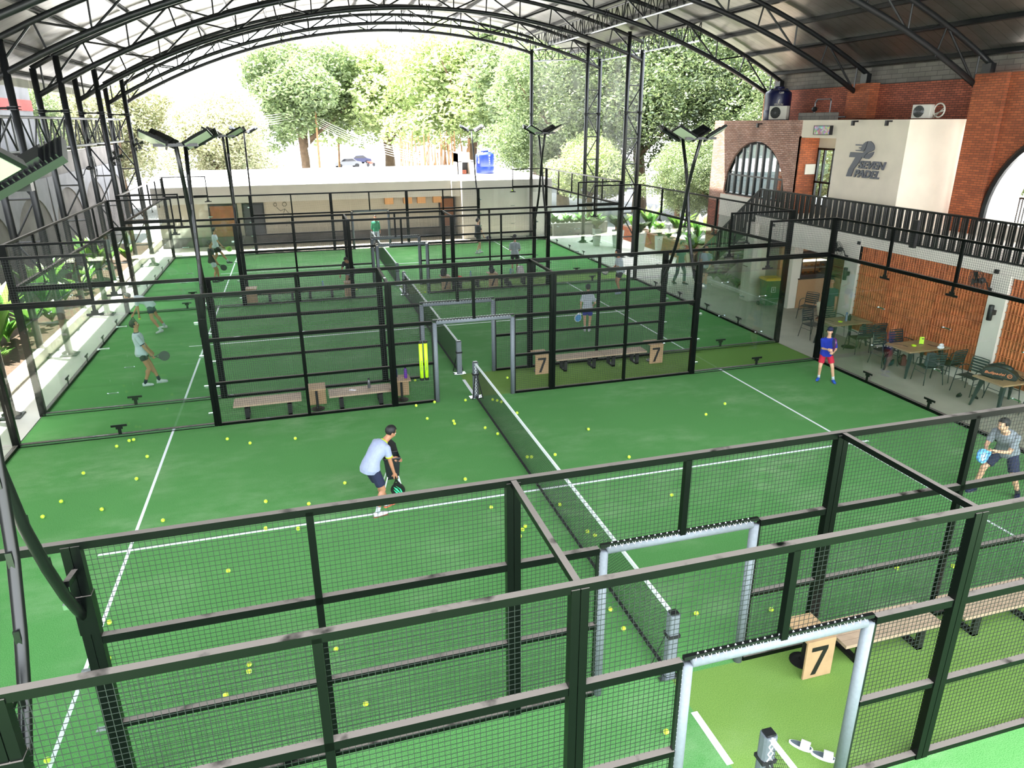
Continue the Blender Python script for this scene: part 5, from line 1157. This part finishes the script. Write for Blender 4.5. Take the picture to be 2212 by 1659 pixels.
def loft(m,rings,n=20):
    """rings: (centre, right axis, forward axis, rx, ry)"""
    vs=[]
    for c,x,y,rx,ry in rings:
        for k in range(n):
            a=2*PI*k/n; ca,sa=math.cos(a),math.sin(a); e=.85
            vs.append(c+x*rx*math.copysign(abs(ca)**e,ca)+y*ry*math.copysign(abs(sa)**e,sa))
    fs=[]
    for i in range(len(rings)-1):
        for k in range(n): k2=(k+1)%n; fs.append((i*n+k,i*n+k2,(i+1)*n+k2,(i+1)*n+k))
    fs.append(tuple(range(n))[::-1]); fs.append(tuple((len(rings)-1)*n+k for k in range(n))); m.add(vs,fs)
def fuse(m,name,mt,parent,vox,smooth=6):
    me=bpy.data.meshes.new('tmp'); me.from_pydata(m.v,[],m.f); o=bpy.data.objects.new('tmp',me); COL.objects.link(o)
    r=o.modifiers.new('r','REMESH'); r.mode='VOXEL'; r.voxel_size=vox; r.use_smooth_shade=True
    s=o.modifiers.new('s','SMOOTH'); s.iterations=smooth; s.factor=.5
    dg=bpy.context.evaluated_depsgraph_get(); nm=bpy.data.meshes.new_from_object(o.evaluated_get(dg)); bpy.data.objects.remove(o)
    nm.materials.clear(); nm.materials.append(mt); nm.name=name; q=bpy.data.objects.new(name,nm); COL.objects.link(q); q.parent=parent; return q
def ik(a,t,l1,l2,pole):
    a=V(a);t=V(t);d=t-a; L=min(d.length,(l1+l2)*.999); d.normalize(); t=a+d*L
    x=(l1*l1-l2*l2+L*L)/(2*L); h=math.sqrt(max(0,l1*l1-x*x)); p=V(pole); p=p-d*p.dot(d); p.normalize(); return a+d*x+p*h,t
def hand(m,w,d,nrm,curl,side):
    """w wrist, d pointing direction, nrm palm normal, side +1/-1 for the thumb side"""
    d=V(d).normalized(); nrm=V(nrm); nrm=(nrm-d*nrm.dot(d)).normalized(); s=d.cross(nrm)*side
    caps(m,w,w+d*.03,.026,.03,10)
    for k in range(4): caps(m,w+d*.02+s*(.026-.0175*k),w+d*.085+s*(.028-.0185*k),.014,.0125,8)
    Ls=[(.038,.025,.02),(.044,.028,.021),(.04,.026,.02),(.031,.02,.017)]
    for k in range(4):
        p=w+d*.088+s*(.029-.0192*k); a=0
        for j,L in enumerate(Ls[k]):
            a+=R(curl)*(.7 if j==0 else 1.0); q=p+(d*math.cos(a)+nrm*math.sin(a))*L; caps(m,p,q,.0095-.0008*j,.0088-.0008*j,7); p=q
    p=w+d*.02+s*.024; q=p+(s*.75+d*.55+nrm*.35).normalized()*.036; caps(m,p,q,.012,.0105,8); e=q+(d*.8+nrm*(.3+curl/80)+s*(.25-curl/120)).normalized()*.034; caps(m,q,e,.0105,.008,8)
def person(label,loc,rz,h=1.72,lean=8,bend=0,pel=(0,0,.94),fL=(-.12,.02,0),fR=(.12,-.02,0),yL=8,yR=-8,hL=(-.27,.08,.82),hR=(.27,.08,.82),look=(0,0),skin='a',shirt='cloth_white',shorts='cloth_black',slen=.55,sleeve=.62,socks='cloth_white',shoes='shoe_white',cap=None,long_=False,curl=35,near=True,trim=None,toe=None,female=False,kneeL=None,kneeR=None,nL=None,nR=None,hair='hair_black'):
    k=h/1.74; t=thing('person',label,'person',loc,rz,None); S_=k; vox=.0075 if near else .012
    P=lambda p:V(p)*k
    pel=V(pel)*k
    # spine
    def spine(u):
        """point and frame at distance u (m, before scaling) up the spine"""
        n=14; p=pel.copy(); L=u*k; st=L/n; a=0
        for i in range(n):
            q=abs(u)*(i+.5)/n; f=min(1,max(0,(q+.02)/.34)); a=R(lean)*(.35+.65*f)+R(bend)*f
            p=p+V((0,math.sin(a),math.cos(a)))*st
        f=min(1,max(0,(abs(u)+.02)/.34)) if u>0 else 0; a=R(lean)*(.35+.65*f)+R(bend)*f
        return p,V((1,0,0)),V((0,math.cos(a),-math.sin(a))),V((0,math.sin(a),math.cos(a)))
    prof=[(-.1,.125,.1,0),(-.03,.162,.118,-.005),(.06,.16,.112,0),(.16,.14,.1,.005),(.28,.155,.112,.008),(.38,.172,.118,.005),(.45,.165,.1,0),(.49,.12,.08,-.005),(.515,.07,.062,0),(.56,.054,.056,.008),(.64,.052,.056,.018)]
    def rings(lo,hi,inf=0,flare=0,w=1):
        out=[]
        for u,rx,ry,off in prof:
            if lo-1e-6<=u<=hi+1e-6:
                c,x,y,z=spine(u); g=inf+flare*max(0,(.1-u)); out.append((c+y*off*k,x,y,(rx*w+g)*k,(ry+g)*k))
        return out
    B=MB(); loft(B,rings(-.1,.64))
    nb,nx,ny,nz=spine(.62)
    # head
    hy,hp=R(look[0]),R(look[1]); Rt=M((nx,ny*.98+nz*0,nz)).transposed()
    la=R(lean+bend)*.55
    Rh=M.Rotation(hy,3,'Z')@M.Rotation(-(R(lean+bend)-la)-hp,3,'X')
    hc=nb+Rh@V((0,.02,.10))*k
    H=lambda x,y,z: hc+Rh@V((x,y,z))*k
    def hs(c,r): B.sph(H(*c),tuple(q*k for q in r),16,12,Rh)
    hs((0,-.012,.028),(.076,.096,.088)); hs((0,.012,-.02),(.066,.08,.09)); hs((0,.035,-.068),(.045,.048,.04)); hs((0,.068,-.03),(.045,.022,.05))
    hs((0,.094,-.02),(.011,.018,.02)); hs((0,.082,.002),(.009,.014,.022)); 
    for s in(-1,1): hs((s*.077,-.005,-.01),(.01,.019,.03)); hs((s*.032,.075,-.028),(.024,.017,.02)); hs((s*.028,.083,.022),(.022,.01,.009))
    hs((0,.088,-.05),(.022,.009,.008))
    # legs
    tl,sl=.445*k,.43*k
    for s,f,yw,kn in((-1,fL,yL,kneeL),(1,fR,yR,kneeR)):
        hip=pel+V((s*.092*k,0,-.02*k)); an=V(f)*k+V((0,0,.085*k)); 
        ft=V((math.sin(R(-yw)),math.cos(R(-yw)),0))
        kp=kn if kn else (s*.1+ft.x*.5,1,0); K,an=ik(hip,an,tl,sl,kp)
        caps(B,hip,K,.083*k,.056*k); caps(B,K,an,.053*k,.036*k); B.sph(K.lerp(an,.28)-ft*.016*k,(.05*k,.052*k,.09*k),12,8)
        caps(B,an-V((0,0,.03*k)),an+ft*.12*k-V((0,0,.05*k)),.034*k,.028*k)
        if s<0: legL=(hip,K,an,ft)
        else: legR=(hip,K,an,ft)
    ua,fa=.285*k,.25*k; arms=[]
    for s,hd,nn in((-1,hL,nL),(1,hR,nR)):
        c,x,y,z=spine(.43); sh=c+x*s*.178*k; w=V(hd)*k; E_,w=ik(sh,w,ua,fa,(s*.55,-1,-.35))
        caps(B,sh,E_,.049*k,.037*k); caps(B,E_,w,.038*k,.025*k); B.sph(sh,(.056*k,.055*k,.055*k),12,8)
        d=(w-E_).normalized(); hand(B,w,d,nn if nn else (-s*1,.25,0),curl,1 if s<0 else -1); arms.append((sh,E_,w,d,s))
    body=fuse(B,'body',SK[skin],t,vox,5)
    # shirt
    m=MB(); loft(m,rings(-.1,.515,.02,.16 if not female else .2))
    for sh,E_,w,d,s in arms:
        q=sh.lerp(E_,sleeve) if sleeve<=1 else E_; caps(m,sh,q,.064*k,.062*k,14,False); m.sph(sh,.066*k,12,8)
        if sleeve>1: caps(m,E_,E_.lerp(w,sleeve-1),.058*k,.042*k,14,False); m.sph(E_,.058*k,12,8)
    sh_=fuse(m,'shirt',MT[shirt],t,vox*1.15,3)
    if trim:
        m=MB()
        for sh,E_,w,d,s in arms:
            q=sh.lerp(E_,sleeve); dd=(E_-sh).normalized(); m.tube([q-dd*.02*k,q+dd*.004*k],.0655*k,16)
        c,x,y,z=spine(.515); loft(m,[(c,x,y,.078*k,.07*k),(c+z*.018*k,x,y,.07*k,.064*k)]); m.build('shirt_trim',MT[trim],t,smooth=True)
    # shorts or trousers
    m=MB(); c,x,y,z=spine(-.06); r=rings(-.1,.06,.014); loft(m,r)
    for hip,K,an,ft in(legL,legR):
        if long_: caps(m,hip,K,.098*k,.072*k,16,False); caps(m,K,K.lerp(an,.93),.072*k,.062*k,16,False); m.sph(K,.073*k,12,8)
        else: caps(m,hip,hip.lerp(K,slen),.1*k,.092*k,16,False)
        m.sph(hip,.1*k,12,8)
    fuse(m,'trousers' if long_ else 'shorts',MT[shorts],t,vox*1.15,3)
    for (hip,K,an,ft) in(legL,legR):
        side=V((ft.y,-ft.x,0)); u=V((0,0,1)); base=V((an.x,an.y,an.z-.085*k))
        if not long_: MB().tube([an-u*.02*k,an.lerp(K,.16),an.lerp(K,.26)],[.043*k,.042*k,.044*k],12).build('sock',MT[socks],t,smooth=True)
        m=MB(); rr=[]
        for q,wd,ht,zz in((-.07,.03,.035,.05),(-.045,.038,.05,.05),(0,.04,.055,.055),(.06,.045,.04,.042),(.12,.048,.032,.034),(.17,.042,.026,.028),(.2,.022,.018,.022)): rr.append((base+ft*q*k+u*(zz*k+.0),side,u,wd*k,ht*k))
        loft(m,rr,16); s_=m.build('shoe',MT[shoes],t,smooth=True)
        m=MB(); pts=[(-.078,-.03),(-.078,.03),(0,.042),(.1,.05),(.17,.044),(.208,.0),(.17,-.044),(.1,-.05),(0,-.042)]
        m.prism(pts[::-1],base,ft,side,.022*k); m.build('sole',MT[toe or 'shoe_white'],s_)
    # face
    m=MB()
    for s in(-1,1): m.sph(H(s*.03,.0775,.006),.0125*k,10,8)
    m.build('eyes',MT['eye_white'],t,smooth=True); m=MB()
    for s in(-1,1): m.sph(H(s*.03,.0862,.006),.0055*k,8,6)
    m.build('irises',MT['iris'],t); m=MB(); m.sph(H(0,.0935,-.052),(.022*k,.006*k,.005*k),10,6,Rh); m.build('lips',MT['lip'],t,smooth=True)
    m=MB()
    for s in(-1,1): m.bar(H(s*.014,.096,.024),H(s*.046,.088,.027),.005*k,.006*k)
    m.build('eyebrows',MT[hair],t)
    # hair cap
    m=MB(); n=28; mm=16; vs=[]
    for i in range(mm+1):
        th=PI*i/mm
        for j in range(n):
            a=2*PI*j/n; x=math.sin(th)*math.cos(a); y=math.sin(th)*math.sin(a); z=math.cos(th); jit=1+.03*math.sin(j*5+i*3)
            vs.append(H(x*.0815*jit,y*.101*jit-.0135,z*.096*jit+.03))
    fs=[]
    for i in range(mm):
        for j in range(n):
            a=2*PI*(j+.5)/n; th=PI*(i+.5)/mm; y=math.sin(th)*math.sin(a); z=math.cos(th); lim=.38 if y>.45 else (-.2 if y>.05 else -.78)
            if y>.45 and z<.5: continue
            if z<lim: continue
            fs.append((i*n+j,i*n+(j+1)%n,(i+1)*n+(j+1)%n,(i+1)*n+j))
    m.add(vs,fs); hr=m.build('hair',MT[hair],t,smooth=True); sd=hr.modifiers.new('s','SOLIDIFY'); sd.thickness=.01*k; sd.offset=-.4
    if cap:
        m=MB(); vs=[]; 
        for i in range(8):
            th=PI/2*i/7*1.05
            for j in range(24): a=2*PI*j/24; vs.append(H(.092*math.sin(th)*math.cos(a),.112*math.sin(th)*math.sin(a)-.012,.1*math.cos(th)+.062))
        m.add(vs,[(i*24+j,i*24+(j+1)%24,(i+1)*24+(j+1)%24,(i+1)*24+j) for i in range(7) for j in range(24)]); c_=m.build('cap',MT[cap],t,smooth=True)
        m=MB(); vs=[H(.085*math.cos(PI*j/10),.07+.105*math.sin(PI*j/10),.06-.012*math.sin(PI*j/10)) for j in range(11)]; m.add(vs+[p-Rh@V((0,0,.006)) for p in vs],[tuple(range(11)),tuple(range(11,22))[::-1]]+[(j,j+11,j+12,j+1) for j in range(10)]); m.build('cap_peak',MT[cap],c_)
    t['_']=0; del t['_']
    mt_=M.Translation(V(loc))@M.Rotation(rz,4,'Z')
    return t,{'L':mt_@arms[0][2],'R':mt_@arms[1][2],'dL':mt_.to_3x3()@arms[0][3],'dR':mt_.to_3x3()@arms[1][3],'H':mt_@H(0,.0,0),'Rh':mt_.to_3x3()@Rh,'chest':mt_@spine(.35)[0],'back':mt_@(spine(.3)[0]-spine(.3)[2]*.14*k)}
def racket(label,grip,d,nrm,c1='black',c2=None,mark=None,txt=None):
    t=thing('padel_racket',label,'racket',grip,0,'padel rackets'); d=V(d).normalized(); nrm=V(nrm); nrm=(nrm-d*nrm.dot(d)).normalized(); x=nrm.cross(d)
    q=M((x,d,nrm)).transposed().to_4x4(); t.matrix_world=M.Translation(V(grip))@q
    MB().tube([(0,-.07,0),(0,.08,0)],.016,10).build('handle',MT['black_plastic'],t)
    m=MB(); m.bar((0,.07,0),(.05,.15,0),.022,.03); m.bar((0,.07,0),(-.05,.15,0),.022,.03); m.build('throat',MT[c1],t)
    O=[(.128*math.cos(a)*(1-.12*(math.sin(a)<0)*abs(math.sin(a))),.27+.135*math.sin(a)) for a in [2*PI*i/32 for i in range(32)]]
    MB().prism(O,(0,0,-.018),(1,0,0),(0,1,0),.036).build('frame',MT[c1],t,bevel=.004)
    I=[(p[0]*.88,.27+(p[1]-.27)*.88) for p in O]; f=MB().prism(I,(0,0,-.0195),(1,0,0),(0,1,0),.039).build('hitting_face',MT[c2 or c1],t)
    m=MB(); 
    for i in range(-3,4):
        for j in range(-3,4):
            if i*i+j*j<11: m.tube([(i*.026,.275+j*.026,-.0202),(i*.026,.275+j*.026,.0202)],.005,6)
    m.build('holes',MT['black'],f)
    if mark:
        m=MB()
        for s in(-1,1):
            for pts in mark: m.prism(pts,(0,0,.0195 if s>0 else -.0225),(1,0,0),(0,1,0),.003)
        m.build('racket_marking',MT[txt or 'lime'],f)
    return t
Z1=[[(-.06,.2),(.0,.24),(.03,.3),(.07,.36),(.0,.3),(-.03,.26)],[(-.02,.18),(.04,.25),(.05,.31),(.08,.33),(.06,.25)],[(-.07,.25),(-.02,.3),(.03,.36),(-.04,.32)]]
mat('mint',(60,220,150),.5); mat('racket_blue',(90,160,220),.4); mat('racket_green',(170,220,90),.4); mat('racket_purple',(90,30,90),.35); mat('brown_face',(110,84,60),.6)
# 1 man bending over the ball cart : body faces towards +x/+y (away and to the right)
p,q=person('man in a lavender polo shirt and navy shorts bending over the ball cart',(-2.93,.12,0),R(-62),1.68,lean=28,bend=24,pel=(0,-.14,.93),fL=(-.02,.18,0),fR=(.16,-.17,0),yL=5,yR=-10,hL=(-.08,.42,.88),hR=(.2,.22,.72),look=(-10,8),skin='a',shirt='cloth_lavender',shorts='cloth_navy',slen=.78,trim='lime',shoes='shoe_white',toe='shoe_orange',nR=(-1,.4,0))
racket('black padel racket with bright green marks held low by the bending man',q['R']+q['dR']*.07,(.12,.06,-1),(-.35,-1,.1),'black','black',Z1,'mint')
# 2 boy
p,q=person('boy in a blue t-shirt, red shorts and navy cap holding a racket upright',(9.08,3.45,0),R(148),1.42,lean=4,bend=2,pel=(.08,-.02,.93),fL=(-.22,.08,0),fR=(.2,-.05,0),yL=12,yR=-22,hL=(-.07,.3,1.06),hR=(.1,.27,1.12),look=(-14,-8),skin='b',shirt='cloth_blue',shorts='cloth_red',slen=.72,sleeve=.85,cap='cloth_navy',shoes='shoe_blue',nL=(1,.2,0),nR=(-1,.2,0),curl=55)
racket('purple-rimmed racket held upright by the boy in blue',q['L']+q['dL']*.06+V((0,0,.0)),(-.05,-.05,1),(-.9,.4,0),'racket_purple','grey_metal')
# 3 man right edge
p,q=person('crouching man in a heathered grey t-shirt and navy shorts at the picture edge',(7.84,-2.6,0),R(108),1.72,lean=34,bend=8,pel=(0,-.16,.86),fL=(-.3,-.25,0),fR=(.28,.12,0),yL=25,yR=-12,hL=(-.02,.36,.98),hR=(.14,.38,.96),look=(-22,-2),skin='b',shirt='cloth_grey',shorts='cloth_navy',slen=.8,sleeve=.7,socks='cloth_black',shoes='tank_navy',nL=(1,0,.2),nR=(-1,0,.2),curl=60)
racket('blue and white padel racket of the crouching man',q['L']+q['dL']*.06,(-.9,-.1,-.12),(-.2,-1,.25),'racket_blue','racket_blue',Z1,'white_tape')
# 4,5 middle court, behind the glass
p,q=person('man in a white t-shirt and black shorts walking with a black racket behind the glass',(-7.93,8.45,0),R(-82),1.72,lean=-6,bend=2,pel=(0,-.1,.93),fL=(-.06,.2,0),fR=(.08,-.14,0),yL=0,yR=-4,hL=(-.24,.12,.82),hR=(.26,.14,.86),look=(0,-10),skin='a',shirt='cloth_white',shorts='cloth_black',slen=.45,sleeve=.8,trim='cloth_navy',socks='cloth_navy')
racket('big black padel racket of the walking man in white',q['R']+q['dR']*.07,(1,.25,-.1),(.2,-1,.3),'black','black')
p,q=person('man in white stretching down low with a ball by the plant bed glass',(-8.7,14.1,0),R(96),1.74,lean=66,bend=14,pel=(0,.02,.9),fL=(-.28,-.2,0),fR=(.25,-.3,0),yL=40,yR=-20,hL=(-.1,.38,.5),hR=(.1,.55,.62),look=(0,-10),skin='a',shirt='cloth_white',shorts='cloth_navy',slen=.6,near=False)
racket('brown-faced padel racket of the man stretching down',q['R']+q['dR']*.05,(-.1,-.1,-.9),(.3,-1,.1),'black','brown_face')
dup(bm0,tuple(q['L']+q['dL']*.1),0,'yellow ball held by the man stretching down','balls lying in the aisles')
# 6,7
p,q=person('man in a black t-shirt with white shorts over black tights behind the middle fence',(-7.45,21.85,0),R(-80),1.74,lean=2,pel=(0,-.05,.94),fL=(-.06,.14,0),fR=(.08,-.08,0),hL=(-.24,.1,.82),hR=(.25,.16,.82),look=(0,0),skin='a',shirt='cloth_black',shorts='cloth_white',slen=.6,shoes='shoe_black',near=False)
racket('dark padel racket of the man in the black t-shirt and white shorts',q['R']+q['dR']*.06,(.8,0,-.7),(.2,-1,.3),'black','black')
p,q=person('man in a white t-shirt and black shorts striding with a green racket',(-7.6,26.0,0),R(-85),1.78,lean=4,pel=(0,-.1,.92),fL=(-.06,-.3,0),fR=(.08,.42,0),hL=(-.24,-.05,.85),hR=(.26,.22,.88),skin='a',shirt='cloth_white',shorts='cloth_black',slen=.7,shoes='shoe_black',near=False)
racket('bright green patterned padel racket of the striding man',q['R']+q['dR']*.06,(1,0,-.35),(.1,-1,.3),'racket_green','racket_green',Z1,'bin_green')
# 8 9
p,q=person('man in a black t-shirt and shorts looking up on the court by the white building',(5.1,25.3,0),R(-75),1.76,lean=4,fL=(-.1,.18,0),fR=(.08,-.12,0),hL=(-.24,.08,.82),hR=(.22,.26,.86),look=(0,-15),skin='b',shirt='cloth_black',shorts='cloth_black',slen=.7,near=False)
racket('dark padel racket of the man looking up',q['R']+q['dR']*.06,(.8,.2,-.2),(.1,-1,.2),'tank_navy','tank_navy')
p,q=person('player seen from behind in a white t-shirt, black shorts and dark cap',(5.45,19.75,0),R(-12),1.66,lean=4,fL=(-.1,.02,0),fR=(.1,-.04,0),hL=(-.14,.26,1.05),hR=(.16,.22,.98),skin='b',shirt='cloth_white',shorts='cloth_black',slen=.6,sleeve=.9,cap='cloth_black',near=False)
racket('dark padel racket of the capped player seen from behind',q['R']+q['dR']*.06,(.3,.1,-.9),(1,-.3,0),'black','black')
# 10 11
p,q=person('man in a white shirt and black shorts waiting with a racket beside the end glass',(8.22,14.5,0),R(88),1.72,lean=10,bend=4,fL=(-.12,.04,0),fR=(.12,-.06,0),hL=(-.05,.38,1.0),hR=(.1,.34,1.0),look=(0,8),skin='a',shirt='cloth_white',shorts='cloth_black',slen=.62,sleeve=.8,shoes='cloth_pale',near=False)
racket('pale padel racket of the waiting man beside the end glass',q['L']+q['dL']*.06,(-.9,-.2,-.2),(.1,-.6,.9),'grey_metal','ac_white')
p,q=person('boy in a white t-shirt, blue shorts and backward dark cap seen from behind',(4.9,9.75,0),R(-25),1.5,lean=2,fL=(-.08,.02,0),fR=(.08,0,0),hL=(-.25,.06,.86),hR=(.22,.18,.98),look=(0,0),skin='b',shirt='cloth_white',shorts='cloth_royal',slen=.7,sleeve=.8,cap='cloth_black',near=False)
racket('blue and white padel racket held by the boy seen from behind',q['L']+q['dL']*.06,(-.3,0,-.8),(.2,-1,.1),'white_tape','racket_blue')
# 12 13
p,q=person('person in a long green top and pale trousers by the rear wall',(.35,29.7,0),R(170),1.6,lean=2,hL=(-.26,.02,.8),hR=(.26,.02,.8),skin='a',shirt='cloth_green',shorts='cloth_pale',long_=True,sleeve=1.6,shoes='shoe_white',near=False)
p,q=person('person in black and grey leaning over the bench behind the middle court',(-2.0,18.2,0),R(160),1.65,lean=42,bend=14,pel=(0,-.16,.93),hL=(-.2,.5,.72),hR=(.34,.2,.72),look=(0,20),skin='a',shirt='cloth_black',shorts='cloth_grey',slen=.6,near=False)
# 14 15 walkers behind the end glass
p,q=person('man in a dark green top and teal trousers walking behind the end glass',(11.35,15.4,0),R(-160),1.75,lean=3,fL=(-.1,.2,0),fR=(.1,-.2,0),hL=(-.25,.12,.85),hR=(.28,.1,.85),skin='a',shirt='cloth_teal',shorts='cloth_teal',long_=True,shoes='shoe_black',near=False)
p,q=person('man in a pale grey t-shirt and black shorts at the foot of the stairs',(11.95,14.35,0),R(120),1.72,lean=4,fL=(-.1,.08,0),fR=(.1,-.1,0),hL=(-.3,.3,.95),hR=(.27,.05,.82),skin='b',shirt='cloth_pale',shorts='cloth_black',slen=.7,near=False)
p,q=person('man in dark green t-shirt and khaki trousers, one foot raised, by the pier',(12.28,7.45,0),R(120),1.72,lean=6,pel=(0,-.05,.94),fL=(-.1,-.05,0),fR=(.12,.32,.45),kneeR=(.2,1,.3),hL=(-.24,.1,.84),hR=(.2,.28,.86),look=(10,5),skin='a',shirt='cloth_darkgreen',shorts='cloth_khaki',long_=True,shoes='shoe_brown')
# ================================================================ light and camera
w=bpy.data.worlds.new('World'); scene.world=w; w.use_nodes=True; nt=w.node_tree; bg=nt.nodes['Background']
sky=nt.nodes.new('ShaderNodeTexSky'); sky.sky_type='NISHITA'; sky.sun_disc=False; sky.sun_elevation=R(66); sky.sun_rotation=R(285); sky.air_density=1.2; sky.dust_density=3.5; sky.ozone_density=1
mx=nt.nodes.new('ShaderNodeMix'); mx.data_type='RGBA'; mx.inputs[0].default_value=.65; mx.inputs[7].default_value=(9,9.4,9.6,1)
nt.links.new(sky.outputs[0],mx.inputs[6]); nt.links.new(mx.outputs[2],bg.inputs[0]); bg.inputs[1].default_value=.24
sd=bpy.data.lights.new('sun','SUN'); sd.energy=9.5; sd.angle=R(.6); sd.color=(1,.96,.88); so=bpy.data.objects.new('sun',sd); COL.objects.link(so)
dv=V((.23,-.16,-.96)).normalized(); so.rotation_euler=dv.to_track_quat('-Z','Y').to_euler(); so.location=(-10,30,40)
cd=bpy.data.cameras.new('camera'); co=bpy.data.objects.new('camera',cd); COL.objects.link(co)
yaw,pitch,roll,f=.2861,.3501,-.0055,1547.18
fw=V((math.sin(yaw)*math.cos(pitch),math.cos(yaw)*math.cos(pitch),-math.sin(pitch))); rt=V((math.cos(yaw),-math.sin(yaw),0)); up=rt.cross(fw)
r2=rt*math.cos(roll)+up*math.sin(roll); u2=-rt*math.sin(roll)+up*math.cos(roll)
mm=M((r2,u2,-fw)).transposed().to_4x4(); mm.translation=C0; co.matrix_world=mm
cd.sensor_width=36; cd.lens=f/2212*36; cd.clip_start=.05; cd.clip_end=600; scene.camera=co
scene.view_settings.view_transform='Standard'; scene.view_settings.look='None'; scene.view_settings.gamma=1; scene.view_settings.exposure=2.35
try: scene.view_settings.use_curve_mapping=False
except Exception: pass
cy=scene.cycles; cy.use_denoising=True; cy.max_bounces=7; cy.diffuse_bounces=4; cy.glossy_bounces=3; cy.transmission_bounces=4; cy.transparent_max_bounces=24; cy.sample_clamp_indirect=6; cy.caustics_reflective=False; cy.caustics_refractive=False
